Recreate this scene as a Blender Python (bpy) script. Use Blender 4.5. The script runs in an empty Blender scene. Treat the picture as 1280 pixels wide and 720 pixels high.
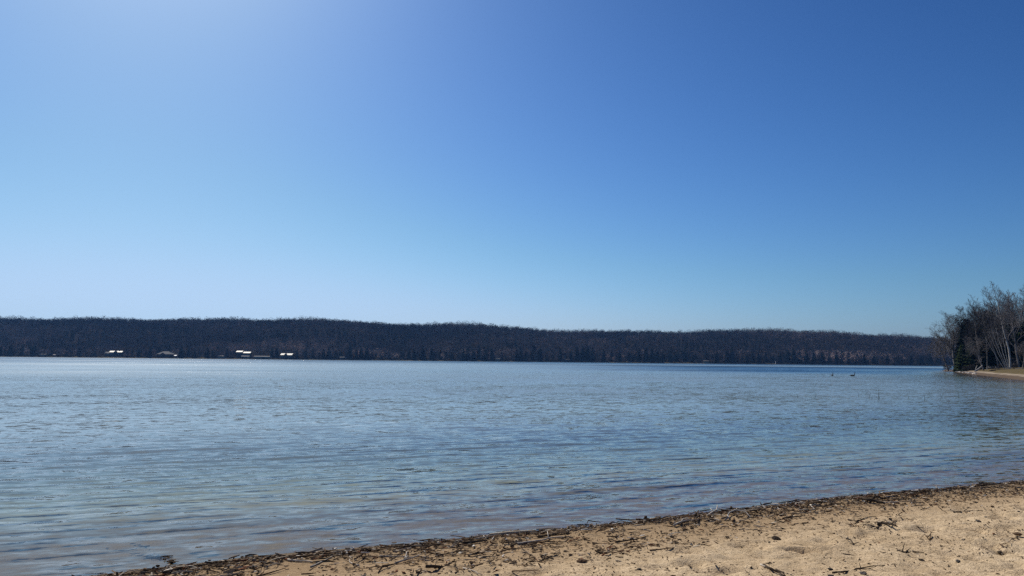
import bpy, math, random
import numpy as np
from mathutils import Matrix, Vector, Euler

R = math.radians
S = bpy.context.scene
COL = S.collection
rng = np.random.default_rng(7)
random.seed(7)

# ------------------------------------------------------------------ measures
F = 967.0                      # focal length in photo pixels (1280 wide)
CAM_H = 2.0
PITCH = math.atan(90.2 / F)
ROLL = R(0.56)
SUN_AZ, SUN_EL = R(-27.5), R(41)      # azimuth from +Y towards +X

# ------------------------------------------------------------------ helpers
def tag(o, label=None, cat=None, group=None, kind=None):
    if label: o['label'] = label
    if cat: o['category'] = cat
    if group: o['group'] = group
    if kind: o['kind'] = kind
    return o

def link(o, parent=None):
    COL.objects.link(o)
    if parent: o.parent = parent
    return o

def empty(name, loc=(0, 0, 0), rz=0.0):
    o = bpy.data.objects.new(name, None)
    o.empty_display_size = 0.2
    link(o)
    o.location = loc
    o.rotation_euler = (0, 0, rz)
    return o

def npmesh(name, V, quads=None, tris=None, smooth=False, col=None, attrs=None):
    V = np.asarray(V, np.float32)
    me = bpy.data.meshes.new(name)
    nq = 0 if quads is None else len(quads)
    nt = 0 if tris is None else len(tris)
    me.vertices.add(len(V))
    me.vertices.foreach_set('co', V.ravel())
    me.loops.add(nq * 4 + nt * 3)
    me.polygons.add(nq + nt)
    li = []
    if nq: li.append(np.asarray(quads, np.int32).ravel())
    if nt: li.append(np.asarray(tris, np.int32).ravel())
    me.loops.foreach_set('vertex_index', np.concatenate(li))
    st = np.concatenate([np.arange(nq) * 4, nq * 4 + np.arange(nt) * 3]).astype(np.int32)
    me.polygons.foreach_set('loop_start', st)
    me.polygons.foreach_set('use_smooth', np.full(nq + nt, smooth))
    me.update(calc_edges=True)
    if col is not None:
        a = me.attributes.new('tint', 'FLOAT_COLOR', 'POINT')
        c = np.ones((len(V), 4), np.float32); c[:, :3] = col
        a.data.foreach_set('color', c.ravel())
    for k, v in (attrs or {}).items():
        a = me.attributes.new(k, 'FLOAT', 'POINT')
        a.data.foreach_set('value', np.asarray(v, np.float32))
    me.validate()
    return me

def obj(name, me, mat=None, parent=None):
    if mat and not me.materials: me.materials.append(mat)
    return link(bpy.data.objects.new(name, me), parent)

class MB:
    """collects quads / tris into one mesh"""
    def __init__(s): s.v, s.f = [], []
    def add(s, verts, faces):
        b = len(s.v); s.v += [tuple(map(float, p)) for p in verts]
        s.f += [tuple(b + i for i in f) for f in faces]; return s
    def box(s, c, d, rz=0):
        x, y, z = d[0] / 2, d[1] / 2, d[2] / 2
        cs, sn = math.cos(rz), math.sin(rz)
        P = [(sx * x, sy * y, sz * z) for sz in (-1, 1) for sx, sy in ((-1, -1), (1, -1), (1, 1), (-1, 1))]
        P = [(c[0] + p[0] * cs - p[1] * sn, c[1] + p[0] * sn + p[1] * cs, c[2] + p[2]) for p in P]
        return s.add(P, [(3, 2, 1, 0), (4, 5, 6, 7), (0, 1, 5, 4), (1, 2, 6, 5), (2, 3, 7, 6), (3, 0, 4, 7)])
    def build(s, name, mat, parent=None, smooth=False):
        me = bpy.data.meshes.new(name)
        me.from_pydata(s.v, [], s.f); me.update()
        if smooth: me.polygons.foreach_set('use_smooth', [True] * len(me.polygons))
        return obj(name, me, mat, parent)

def tubes(P, Rad, sides=4):
    """P (N,n,3) polylines, Rad (N,n) -> verts, quads of N tubes with n rings"""
    N, n, _ = P.shape
    T = np.gradient(P, axis=1)
    T /= np.linalg.norm(T, axis=2, keepdims=True) + 1e-9
    ref = np.where(np.abs(T[:, :1, 2:3]) > 0.9, np.array([1.0, 0, 0]), np.array([0, 0, 1.0]))
    A = np.cross(T, np.broadcast_to(ref, T.shape)); A /= np.linalg.norm(A, axis=2, keepdims=True) + 1e-9
    B = np.cross(T, A)
    ang = np.arange(sides) * 2 * math.pi / sides
    V = P[:, :, None] + Rad[:, :, None, None] * (np.cos(ang)[None, None, :, None] * A[:, :, None] + np.sin(ang)[None, None, :, None] * B[:, :, None])
    idx = np.arange(N * n * sides).reshape(N, n, sides)
    a = idx[:, :-1, :]; b = np.roll(a, -1, 2); d = idx[:, 1:, :]; c = np.roll(d, -1, 2)
    Q = np.stack([a, b, c, d], -1).reshape(-1, 4)
    if sides == 4:
        caps = np.concatenate([idx[:, 0, ::-1], idx[:, -1, :]])
        Q = np.concatenate([Q, caps])
    return V.reshape(-1, 3), Q

def vnoise(x, y, seed=0):
    xi = np.floor(x).astype(np.int64); yi = np.floor(y).astype(np.int64)
    fx = x - xi; fy = y - yi
    fx = fx * fx * (3 - 2 * fx); fy = fy * fy * (3 - 2 * fy)
    def h(a, b):
        n = (a * 374761393 + b * 668265263 + seed * 1442695041) & 0x7fffffff
        n = ((n ^ (n >> 13)) * 1274126177) & 0x7fffffff
        n = (n ^ (n >> 16)) & 0xffffff
        return n / float(0xffffff)
    return (h(xi, yi) * (1 - fx) + h(xi + 1, yi) * fx) * (1 - fy) + (h(xi, yi + 1) * (1 - fx) + h(xi + 1, yi + 1) * fx) * fy

def fbm(x, y, seed=0, octv=4):
    r = 0; a = 0.5; t = 0
    for i in range(octv):
        r = r + a * vnoise(x * 2 ** i, y * 2 ** i, seed + i * 17); t += a; a *= 0.5
    return r / t - 0.5

def sstep(a, b, x):
    t = np.clip((x - a) / (b - a), 0, 1)
    return t * t * (3 - 2 * t)

# ------------------------------------------------------------------ materials
def new_mat(name):
    m = bpy.data.materials.new(name); m.use_nodes = True
    nt = m.node_tree; nt.nodes.clear()
    out = nt.nodes.new('ShaderNodeOutputMaterial')
    return m, nt, out

def N(nt, typ, **kw):
    n = nt.nodes.new(typ)
    for k, v in kw.items():
        if k == 'ins':
            for a, b in v.items():
                if hasattr(b, 'is_output') or isinstance(b, bpy.types.NodeSocket): nt.links.new(b, n.inputs[a])
                else: n.inputs[a].default_value = b
        else: setattr(n, k, v)
    return n

def math_(nt, op, a, b=None, c=None, clamp=False):
    n = nt.nodes.new('ShaderNodeMath'); n.operation = op; n.use_clamp = clamp
    for i, v in enumerate((a, b, c)):
        if v is None: continue
        if isinstance(v, bpy.types.NodeSocket): nt.links.new(v, n.inputs[i])
        else: n.inputs[i].default_value = v
    return n.outputs[0]

def mixc(nt, f, a, b, mode='MIX'):
    n = nt.nodes.new('ShaderNodeMix'); n.data_type = 'RGBA'; n.blend_type = mode
    for i, v in ((0, f), (6, a), (7, b)):
        if isinstance(v, bpy.types.NodeSocket): nt.links.new(v, n.inputs[i])
        else: n.inputs[i].default_value = v if i == 0 else (*v, 1)
    return n.outputs[2]

def remap(nt, v, a, b, c=0.0, d=1.0):
    n = nt.nodes.new('ShaderNodeMapRange'); n.interpolation_type = 'SMOOTHSTEP'
    nt.links.new(v, n.inputs[0])
    for i, x in enumerate((a, b, c, d)): n.inputs[1 + i].default_value = x
    return n.outputs[0]

def noise(nt, vec, scale, detail=3, rough=0.55, scl=None, colour=False):
    if scl is not None:
        mp = N(nt, 'ShaderNodeMapping', ins={'Vector': vec, 'Scale': scl}); vec = mp.outputs[0]
    n = N(nt, 'ShaderNodeTexNoise', ins={'Vector': vec, 'Scale': scale, 'Detail': detail, 'Roughness': rough})
    return n.outputs['Color' if colour else 'Fac']

def simple(name, col, rough=0.85, var=0.25, scale=6.0, metallic=0.0, tint=False, scl=None, bump=0.0, sub=None):
    m, nt, out = new_mat(name)
    geo = N(nt, 'ShaderNodeTexCoord')
    nz = noise(nt, geo.outputs['Object'], scale, 4, 0.6, scl)
    if tint:
        base = N(nt, 'ShaderNodeAttribute', attribute_name='tint').outputs['Color']
    else:
        base = N(nt, 'ShaderNodeRGB').outputs[0]; base.default_value = (*col, 1)
    k = remap(nt, nz, 0.3, 0.7, 1 - var, 1 + var)
    c = N(nt, 'ShaderNodeVectorMath', operation='SCALE', ins={0: base, 'Scale': k}).outputs[0]
    p = N(nt, 'ShaderNodeBsdfPrincipled', ins={'Base Color': c, 'Roughness': rough, 'Metallic': metallic})
    if bump:
        b = N(nt, 'ShaderNodeBump', ins={'Strength': 1.0, 'Distance': bump, 'Height': nz})
        nt.links.new(b.outputs[0], p.inputs['Normal'])
    if metallic == 0: p.inputs['Specular IOR Level'].default_value = 0.0 if rough >= 0.9 else 0.25
    nt.links.new(p.outputs[0], out.inputs[0])
    return m

# ------------------------------------------------------------------ camera
cam_data = bpy.data.cameras.new('camera')
cam_data.sensor_width = 36; cam_data.lens = 36 * F / 1280
cam_data.clip_start = 0.05; cam_data.clip_end = 12000
cam = link(bpy.data.objects.new('camera', cam_data))
CM = Matrix.Rotation(math.pi / 2 + PITCH, 4, 'X') @ Matrix.Rotation(ROLL, 4, 'Z')
cam.matrix_world = Matrix.Translation((0, 0, CAM_H)) @ CM
S.camera = cam
CR = np.array(CM.to_3x3())

def ray(px, py):
    return CR @ np.array([(px - 640) / F, -(py - 360) / F, -1.0])

def on_plane(px, py, z=0.0):
    d = ray(px, py); t = (z - CAM_H) / d[2]
    return np.array([0, 0, CAM_H]) + d * t

# ------------------------------------------------------------------ terrain
near_px = [(120, 719), (220, 708), (320, 696), (430, 687), (535, 677), (640, 666), (760, 655), (860, 643),
           (960, 631.5), (1065, 620), (1150, 613), (1220, 606), (1279, 600.5)]
near_pts = [tuple(on_plane(*p)[:2]) for p in near_px]
ctrl = [(-300, -150), (-120, -62), (-60, -27), (-25, -6.5), (-10, 3.4)] + near_pts + \
       [(16, 18), (30, 28.5), (45, 45), (58, 72), (68.8, 104), (74.6, 116), (83.1, 134), (91.8, 153), (108.9, 188), (122.5, 215),
        (130.0, 235), (138, 246), (154, 254), (190, 262), (290, 310), (640, 430), (2400, 640)]
def catmull(P, n=6):
    P = np.array(P, float); Q = np.vstack([2 * P[0] - P[1], P, 2 * P[-1] - P[-2]])
    o = []
    for i in range(1, len(Q) - 2):
        for t in np.linspace(0, 1, n, endpoint=False):
            a, b, c, d = Q[i - 1], Q[i], Q[i + 1], Q[i + 2]
            o.append(0.5 * (2 * b + (c - a) * t + (2 * a - 5 * b + 4 * c - d) * t * t + (3 * b - a - 3 * c + d) * t ** 3))
    o.append(P[-1]); return np.array(o)
SHORE = catmull(ctrl, 5)
POLY = np.vstack([SHORE, [(2600, 640), (2600, -900), (-2600, -900), (-2600, -700)]])

def sdf(X, Y):
    """distance to the near shoreline, positive on land"""
    sh = X.shape; x = X.ravel(); y = Y.ravel()
    d2 = np.full(x.shape, 1e18)
    for a, b in zip(SHORE[:-1], SHORE[1:]):
        e = b - a; L = e @ e + 1e-12
        t = np.clip(((x - a[0]) * e[0] + (y - a[1]) * e[1]) / L, 0, 1)
        d2 = np.minimum(d2, (x - a[0] - t * e[0]) ** 2 + (y - a[1] - t * e[1]) ** 2)
    ins = np.zeros(x.shape, bool)
    for a, b in zip(POLY, np.roll(POLY, -1, 0)):
        if a[1] == b[1]: continue
        c = ((a[1] > y) != (b[1] > y)) & (x < (b[0] - a[0]) * (y - a[1]) / (b[1] - a[1]) + a[0])
        ins ^= c
    return (np.sqrt(d2) * np.where(ins, 1, -1)).reshape(sh)

RIDGE_Y = 1320.0
ridge_px = [(-400, 392), (-150, 393), (0, 396), (60, 397), (130, 397), (190, 399), (250, 398), (300, 398.5), (340, 398), (400, 399), (450, 402),
            (490, 404), (530, 404.5), (560, 403), (600, 405), (640, 408), (680, 411), (710, 412), (760, 412),
            (800, 412), (830, 413), (850, 415), (880, 413), (920, 412.5), (960, 413), (1000, 414), (1040, 416), (1080, 419),
            (1130, 420), (1170, 421), (1300, 424), (1500, 428), (1900, 432)]
_rx = np.array([(p[0] - 640) / F * RIDGE_Y for p in ridge_px])
_rz = np.array([((450.2 + (p[0] - 640) * 0.00977) - p[1]) / F * RIDGE_Y + CAM_H - 12.5 for p in ridge_px])

def far_shore(X):
    return 1000 + 16 * np.sin(X / 140 + 1) + 9 * np.sin(X / 47) + 4 * np.sin(X / 19 + 2)

pits = [(rng.uniform(-6, 14), rng.uniform(3, 16), rng.uniform(0.07, 0.16), rng.uniform(0, 3.14), rng.uniform(0.02, 0.055)) for _ in range(760)]

def terrain(X, Y, fine=False, d=None):
    X = np.asarray(X, float); Y = np.asarray(Y, float)
    if d is None: d = sdf(X, Y)
    m = sstep(35, 100, Y)
    di = np.maximum(d, 0); do = np.maximum(-d, 0)
    zn = 0.055 * np.minimum(di, 10) + 0.012 * np.clip(di - 10, 0, 60)
    zh = 1.9 * (1 - np.exp(-di * 0.085)) + 0.004 * di
    zin = zn * (1 - m) + zh * m
    zout = -6 * (1 - np.exp(-do / 105))
    z = np.where(d > 0, zin, zout)
    dy = Y - far_shore(X)
    zr = np.interp(X, _rx, _rz)
    t = np.clip((dy - 12) / (RIDGE_Y - 1012), 0, 1)
    hill = zr * (0.35 * t + 0.65 * sstep(0, 1, t)) * (1 + np.sin(t * 3.14) * (0.10 * np.sin(X / 60 + dy / 40) + 0.5 * fbm(X / 130, Y / 130, 44, 2)))
    hill = hill * (1 - 0.25 * sstep(RIDGE_Y + 40, RIDGE_Y + 700, Y))
    zf = np.where(dy > 0, 1.3 * (1 - np.exp(-np.maximum(dy, 0) / 7)) + hill, -6 * (1 - np.exp(np.minimum(dy, 0) / 50)))
    z = np.maximum(z, zf)
    if fine:
        k = sstep(-0.1, 0.5, d) * (1 - sstep(22, 35, np.hypot(X, Y - 8)))
        dry = sstep(0.8, 2.0, d)
        z = z + k * (0.018 * fbm(X * 1.1, Y * 1.1, 3) + dry * 0.075 * fbm(X * 2.6, Y * 2.6, 9, 4) + dry * 0.055 * fbm(X * 7, Y * 7, 29, 3))
        # ridge of washed-up litter along the water
        w = np.exp(-((d - 0.45) / 0.28) ** 2)
        z = z + k * w * (0.03 + 0.05 * np.maximum(fbm(X * 1.7, Y * 1.7, 21, 3), -0.1))
        near = (np.hypot(X - 4, Y - 9) < 14)
        if near.any():
            xs, ys = X[near], Y[near]; acc = np.zeros(xs.shape)
            for px_, py_, r_, a_, h_ in pits:
                u = (xs - px_) * math.cos(a_) + (ys - py_) * math.sin(a_); v = -(xs - px_) * math.sin(a_) + (ys - py_) * math.cos(a_)
                q = (u / (r_ * 1.6)) ** 2 + (v / r_) ** 2
                mk = q < 5
                acc[mk] += h_ * (-np.exp(-q[mk] * 1.6) + 0.45 * np.exp(-(np.sqrt(q[mk]) - 1.25) ** 2 * 7))
            zz = z[near]; zz += acc * dry[near]; z[near] = zz
        hd = m * sstep(1, 8, d) * (Y < 600)
        z = z + hd * 0.5 * fbm(X / 4, Y / 4, 5)
    return z

def gz(x, y, fine=True):
    return float(terrain(np.array([float(x)]), np.array([float(y)]), fine)[0])

def ground_at(px, py):
    d = ray(px, py); o = np.array([0, 0, CAM_H]); t = 3.0
    z0 = 0.1
    for _ in range(12):
        t = (z0 - CAM_H) / d[2]; p = o + d * t; z0 = gz(p[0], p[1])
    return Vector(o + d * t)

def axis(lo, hi, a, b, fine, g, cap, capto, gcap):
    core = list(np.arange(a, b + 1e-6, fine))
    up = []; s = fine; x = core[-1]
    while x < hi:
        lim = cap if x < capto else gcap
        s = min(s * g, lim); x += s; up.append(min(x, hi))
    dn = []; s = fine; x = core[0]
    while x > lo:
        s = min(s * g, gcap); x -= s; dn.append(max(x, lo))
    return np.array(dn[::-1] + core + up)

gx = axis(-2500, 2500, -5.5, 11.5, 0.055, 1.14, 2.2, 175, 28)
gy = axis(-850, 2300, 4.2, 15.6, 0.055, 1.14, 2.2, 265, 22)
GX, GY = np.meshgrid(gx, gy)
GD = sdf(GX, GY)
GZ = terrain(GX, GY, True, GD)
nx, ny = len(gx), len(gy)
idx = np.arange(nx * ny).reshape(ny, nx)
Q = np.stack([idx[:-1, :-1], idx[:-1, 1:], idx[1:, 1:], idx[1:, :-1]], -1).reshape(-1, 4)
GV = np.stack([GX, GY, GZ], -1).reshape(-1, 3)
cen = GV[Q].mean(1)
far_m = cen[:, 1] > 620
bed_m = (~far_m) & (cen[:, 2] < -0.12)
head_m = (~far_m) & (~bed_m) & ((cen[:, 1] > 45) | (cen[:, 0] > 42))
beach_m = ~(far_m | bed_m | head_m)

def sub(name, mask, mat, label):
    q = Q[mask]; u, inv = np.unique(q, return_inverse=True)
    me = npmesh(name, GV[u], inv.reshape(-1, 4), smooth=True, attrs={'inland': np.clip(GD.ravel()[u], -50, 50)})
    o = obj(name, me, mat); tag(o, label, kind='structure'); return o

# sand
def sand_mat():
    m, nt, out = new_mat('beach_sand')
    tc = N(nt, 'ShaderNodeTexCoord').outputs['Object']
    d = N(nt, 'ShaderNodeAttribute', attribute_name='inland').outputs['Fac']
    n1 = noise(nt, tc, 0.9, 4, 0.6)
    n2 = noise(nt, tc, 9, 5, 0.65)
    n3 = noise(nt, tc, 70, 3, 0.7)
    dj = math_(nt, 'ADD', d, math_(nt, 'MULTIPLY', math_(nt, 'SUBTRACT', n1, 0.5), 1.0))
    base = mixc(nt, remap(nt, n2, 0.3, 0.72), (0.50, 0.372, 0.228), (0.69, 0.53, 0.345))
    base = mixc(nt, remap(nt, n1, 0.35, 0.7, 0, 0.35), base, (0.36, 0.24, 0.13))
    # dark grains, leaf crumbs
    speck = remap(nt, noise(nt, tc, 34, 2, 0.6), 0.57, 0.66, 0, 0.7)
    base = mixc(nt, speck, base, (0.10, 0.065, 0.04))
    spk2 = remap(nt, noise(nt, tc, 120, 1, 0.5), 0.66, 0.74, 0, 0.5)
    base = mixc(nt, spk2, base, (0.16, 0.11, 0.07))
    damp = remap(nt, dj, 0.9, 2.2, 1, 0)
    base = mixc(nt, math_(nt, 'MULTIPLY', damp, 0.6), base, (0.27, 0.175, 0.095))
    wet = remap(nt, dj, -0.05, 0.75, 1, 0)
    base = mixc(nt, math_(nt, 'MULTIPLY', wet, 0.85), base, mixc(nt, remap(nt, d, -0.25, 0.15), (0.19, 0.165, 0.128), (0.12, 0.09, 0.064)))
    hgt = math_(nt, 'ADD', math_(nt, 'MULTIPLY', n2, 0.03), math_(nt, 'MULTIPLY', n3, 0.014))
    b = N(nt, 'ShaderNodeBump', ins={'Strength': 1.0, 'Distance': 1.0, 'Height': hgt})
    p = N(nt, 'ShaderNodeBsdfPrincipled', ins={'Base Color': base, 'Roughness': remap(nt, dj, -0.1, 0.25, 0.35, 0.95), 'Normal': b.outputs[0]})
    p.inputs['Specular IOR Level'].default_value = 0.0
    nt.links.new(p.outputs[0], out.inputs[0]); return m

def head_mat():
    m, nt, out = new_mat('point_ground')
    tc = N(nt, 'ShaderNodeTexCoord').outputs['Object']
    d = N(nt, 'ShaderNodeAttribute', attribute_name='inland').outputs['Fac']
    n1 = noise(nt, tc, 0.35, 5, 0.65); n2 = noise(nt, tc, 2.5, 4, 0.6)
    dj = math_(nt, 'ADD', d, math_(nt, 'MULTIPLY', math_(nt, 'SUBTRACT', n1, 0.5), 4.0))
    sand = mixc(nt, n2, (0.22, 0.175, 0.13), (0.42, 0.345, 0.26))
    grass = mixc(nt, remap(nt, n2, 0.35, 0.65), (0.085, 0.066, 0.038), (0.15, 0.118, 0.062))
    litter = mixc(nt, n2, (0.05, 0.035, 0.02), (0.10, 0.065, 0.035))
    c = mixc(nt, remap(nt, dj, 2.6, 4.0), sand, grass)
    c = mixc(nt, remap(nt, dj, 12, 17), c, litter)
    c = mixc(nt, math_(nt, 'MULTIPLY', remap(nt, dj, 1.5, 2.6, 1, 0), 0.85), c, (0.085, 0.06, 0.045))
    p = N(nt, 'ShaderNodeBsdfPrincipled', ins={'Base Color': c, 'Roughness': 0.95})
    p.inputs['Specular IOR Level'].default_value = 0.0
    nt.links.new(p.outputs[0], out.inputs[0]); return m

def bed_mat():
    m, nt, out = new_mat('lake_bed_sand')
    tc = N(nt, 'ShaderNodeTexCoord').outputs['Object']
    n1 = noise(nt, tc, 0.25, 5, 0.6); n2 = noise(nt, tc, 3.0, 4, 0.65, (0.5, 1.3, 1))
    c = mixc(nt, remap(nt, n1, 0.35, 0.65), (0.185, 0.163, 0.128), (0.14, 0.122, 0.095))
    d = N(nt, 'ShaderNodeAttribute', attribute_name='inland').outputs['Fac']
    c = mixc(nt, remap(nt, d, -5.5, -1.8, 1, 0), c, mixc(nt, n1, (0.45, 0.43, 0.36), (0.34, 0.32, 0.265)))
    c = mixc(nt, remap(nt, n2, 0.35, 0.7, 0, 0.6), c, (0.085, 0.068, 0.052))
    p = N(nt, 'ShaderNodeBsdfDiffuse', ins={'Color': c})
    nt.links.new(p.outputs[0], out.inputs[0]); return m

def hill_mat():
    m, nt, out = new_mat('hill_ground')
    geo = N(nt, 'ShaderNodeNewGeometry').outputs['Position']
    z = N(nt, 'ShaderNodeSeparateXYZ', ins={0: geo}).outputs[2]
    n1 = noise(nt, geo, 0.03, 4, 0.6)
    c = mixc(nt, n1, (0.018, 0.014, 0.011), (0.03, 0.024, 0.018))
    lawn = mixc(nt, remap(nt, noise(nt, geo, 0.012, 2, 0.5), 0.42, 0.58), (0.03, 0.026, 0.018), (0.10, 0.082, 0.04))
    c = mixc(nt, remap(nt, z, 1.0, 2.6, 1, 0), c, lawn)
    p = N(nt, 'ShaderNodeBsdfDiffuse', ins={'Color': c})
    nt.links.new(p.outputs[0], out.inputs[0]); return m

M_SAND, M_BED = sand_mat(), bed_mat()
sub('beach', beach_m, M_SAND, 'trampled pale sand beach sloping down to the lake in the corner')
sub('lake_bed', bed_m, M_BED, 'brown sandy bed under the shallow lake water')
sub('headland', head_m, head_mat(), 'low sandy point under the trees beyond the bay')
sub('hills', far_m, hill_mat(), 'long low hill beyond the lake covered in bare woods')

# ------------------------------------------------------------------ water
wx = axis(-2450, 2450, -6.5, 11.5, 0.05, 1.05, 3, 160, 30)
wy = axis(-300, 1120, 6.3, 21, 0.05, 1.035, 3, 270, 18)
WX, WY = np.meshgrid(wx, wy)
WD = sdf(WX, WY)
depth = -terrain(WX, WY, False, WD)
SX = np.broadcast_to(np.gradient(wx)[None, :], WX.shape); SY = np.broadcast_to(np.gradient(wy)[:, None], WX.shape)
sp = np.maximum(SX, SY)
WZ = np.zeros_like(WX)
WXw = WX + 0.22 * fbm(WX / 2.2, WY / 2.2, 41, 2); WYw = WY + 0.30 * fbm(WX / 2.6, WY / 1.8, 57, 3)
for i in range(46):
    lam = 0.28 * (4.4 ** rng.random())
    th = R(-67) + rng.normal(0, 0.17)
    k = 2 * math.pi / lam
    amp = 0.0125 * (0.6 + 0.9 * rng.random()) / k * (1.25 if lam > 0.6 else 0.8)
    fade = 1 - sstep(lam * 0.16, lam * 0.34, sp)
    grp = 0.45 + 1.1 * vnoise(WX / (3 + 4 * rng.random()) + 31 * i, WY / 2.2, 77 + i)
    WZ += amp * fade * grp * np.sin(k * (WXw * math.cos(th) + WYw * math.sin(th)) + rng.uniform(0, 6.28))
shal = sstep(-0.35, 0.12, depth) * (0.35 + 0.65 * sstep(0.0, 0.25, depth))
WZ *= shal * (1 - 0.3 * sstep(14, 40, np.hypot(WX, WY)))
wi = np.arange(WX.size).reshape(WX.shape)
WQ = np.stack([wi[:-1, :-1], wi[:-1, 1:], wi[1:, 1:], wi[1:, :-1]], -1).reshape(-1, 4)
keep = (depth.ravel()[WQ].max(1) > -0.25)
WQ = WQ[keep]
WV = np.stack([WX, WY, WZ], -1).reshape(-1, 3)
# a breeze ruffles the middle of the lake
ruffle = sstep(-40, 90, WX - 0.02 * WY + 60 * fbm(WX / 120, WY / 60, 19)) * sstep(95, 190, WY + 70 * fbm(WX / 110, WY / 45, 14)) * (1 - sstep(380, 470, WY + 130 * fbm(WX / 260, WY / 80, 10)))
ruffle = ruffle * (0.65 + 0.7 * vnoise(WX / 160, WY / 30, 3))
u, inv = np.unique(WQ, return_inverse=True)

def water_mat():
    m, nt, out = new_mat('lake_water')
    tc = N(nt, 'ShaderNodeNewGeometry').outputs['Position']
    nrm = N(nt, 'ShaderNodeNewGeometry').outputs['Normal']
    dep = N(nt, 'ShaderNodeAttribute', attribute_name='depth').outputs['Fac']
    off = N(nt, 'ShaderNodeAttribute', attribute_name='offshore').outputs['Fac']
    rot = N(nt, 'ShaderNodeMapping', ins={'Vector': tc, 'Rotation': (0, 0, R(-17))}).outputs[0]
    # wind patches, streaks
    pat = noise(nt, rot, 1.0, 3, 0.55, (0.0035, 0.017, 1))
    gust = noise(nt, rot, 1.0, 3, 0.6, (0.05, 0.11, 1))
    streak = noise(nt, tc, 1.0, 2, 0.5, (0.0022, 0.028, 1))
    chop = math_(nt, 'MULTIPLY', remap(nt, pat, 0.35, 0.65, 0.55, 1.3), remap(nt, gust, 0.3, 0.7, 0.75, 1.2))
    slick = remap(nt, streak, 0.60, 0.68, 1.0, 0.35)
    slick = math_(nt, 'MAXIMUM', slick, remap(nt, off, 60, 160, 1.0, 0.0))
    chop = math_(nt, 'MULTIPLY', chop, slick)
    ruf = N(nt, 'ShaderNodeAttribute', attribute_name='ruffle').outputs['Fac']
    # slope field: three sizes of wavelets, long along their crests
    def slope(scale, seed, sx=0.42):
        mp = N(nt, 'ShaderNodeMapping', ins={'Vector': rot, 'Location': (seed, seed * 1.7, seed), 'Scale': (sx * scale, scale, 1)}).outputs[0]
        c = noise(nt, mp, 1.0, 2, 0.5, colour=True)
        s = N(nt, 'ShaderNodeSeparateXYZ', ins={0: c})
        return math_(nt, 'SUBTRACT', s.outputs[0], 0.5), math_(nt, 'SUBTRACT', s.outputs[1], 0.5)
    far_k = remap(nt, off, 6, 40, 0.3, 1.0)
    tot = [None, None]
    for scale, amp, faded in ((15.0, 0.34, False), (6.0, 0.60, False), (2.2, 0.44, False), (0.8, 0.21, True), (0.22, 0.20, True), (0.07, 0.10, True)):
        sx, sy = slope(scale, scale * 3.1)
        for i, (v, kk) in enumerate(((sx, 0.45), (sy, 1.0))):
            t = math_(nt, 'MULTIPLY', v, amp * kk)
            if faded: t = math_(nt, 'MULTIPLY', t, far_k)
            tot[i] = t if tot[i] is None else math_(nt, 'ADD', tot[i], t)
    # the wave faces turned to the beach are the steeper ones, the more so farther out
    face = math_(nt, 'MULTIPLY', remap(nt, off, 3, 45, -0.012, -0.042), math_(nt, 'ADD', 1.0, math_(nt, 'MULTIPLY', ruf, 2.6)))
    sv = N(nt, 'ShaderNodeCombineXYZ', ins={0: math_(nt, 'MULTIPLY', tot[0], chop), 1: math_(nt, 'MULTIPLY', math_(nt, 'ADD', tot[1], face), chop)}).outputs[0]
    ad = N(nt, 'ShaderNodeVectorMath', operation='ADD', ins={0: nrm, 1: sv}).outputs[0]
    nn = N(nt, 'ShaderNodeVectorMath', operation='NORMALIZE', ins={0: ad}).outputs[0]
    rough = math_(nt, 'MULTIPLY', remap(nt, off, 4, 150, 0.06, 0.20), math_(nt, 'ADD', math_(nt, 'ADD', math_(nt, 'MULTIPLY', chop, 0.6), 0.4), math_(nt, 'MULTIPLY', ruf, 0.8)))
    # shallow: clear, over the bed; deep: dark body
    fr = N(nt, 'ShaderNodeFresnel', ins={'IOR': 1.25, 'Normal': nn}).outputs[0]
    tr = N(nt, 'ShaderNodeBsdfTransparent', ins={'Color': mixc(nt, remap(nt, dep, 0.05, 0.4), (0.90, 0.91, 0.88), (0.78, 0.91, 0.91))})
    gl = N(nt, 'ShaderNodeBsdfGlossy', ins={'Color': (1, 1, 1, 1), 'Roughness': rough, 'Normal': nn})
    shallow = N(nt, 'ShaderNodeMixShader', ins={0: fr, 1: tr.outputs[0], 2: gl.outputs[0]})
    deep = N(nt, 'ShaderNodeBsdfPrincipled', ins={'Base Color': (0.225, 0.25, 0.215, 1), 'Roughness': rough, 'IOR': 1.33, 'Normal': nn})
    # beyond the sandy shelf the bottom drops away and the water body is dark
    drop = math_(nt, 'MAXIMUM', ruf, remap(nt, off, 170, 330, 0.0, 0.9), clamp=True)
    nt.links.new(mixc(nt, drop, (0.255, 0.31, 0.305), (0.012, 0.036, 0.055)), deep.inputs['Base Color'])
    f = remap(nt, dep, 0.12, 1.1, 0, 1)
    mx = N(nt, 'ShaderNodeMixShader', ins={0: f, 1: shallow.outputs[0], 2: deep.outputs[0]})
    nt.links.new(mx.outputs[0], out.inputs[0])
    return m
M_WATER = water_mat()
wo = obj('lake_water', npmesh('lake_water', WV[u], inv.reshape(-1, 4), smooth=True,
         attrs={'ruffle': ruffle.ravel()[u], 'depth': np.clip(depth.ravel()[u], -1, 8), 'offshore': np.clip(-WD.ravel()[u], 0, 600)}), M_WATER)
tag(wo, 'calm rippled blue lake between the sand beach and the wooded hill', kind='structure')

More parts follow.
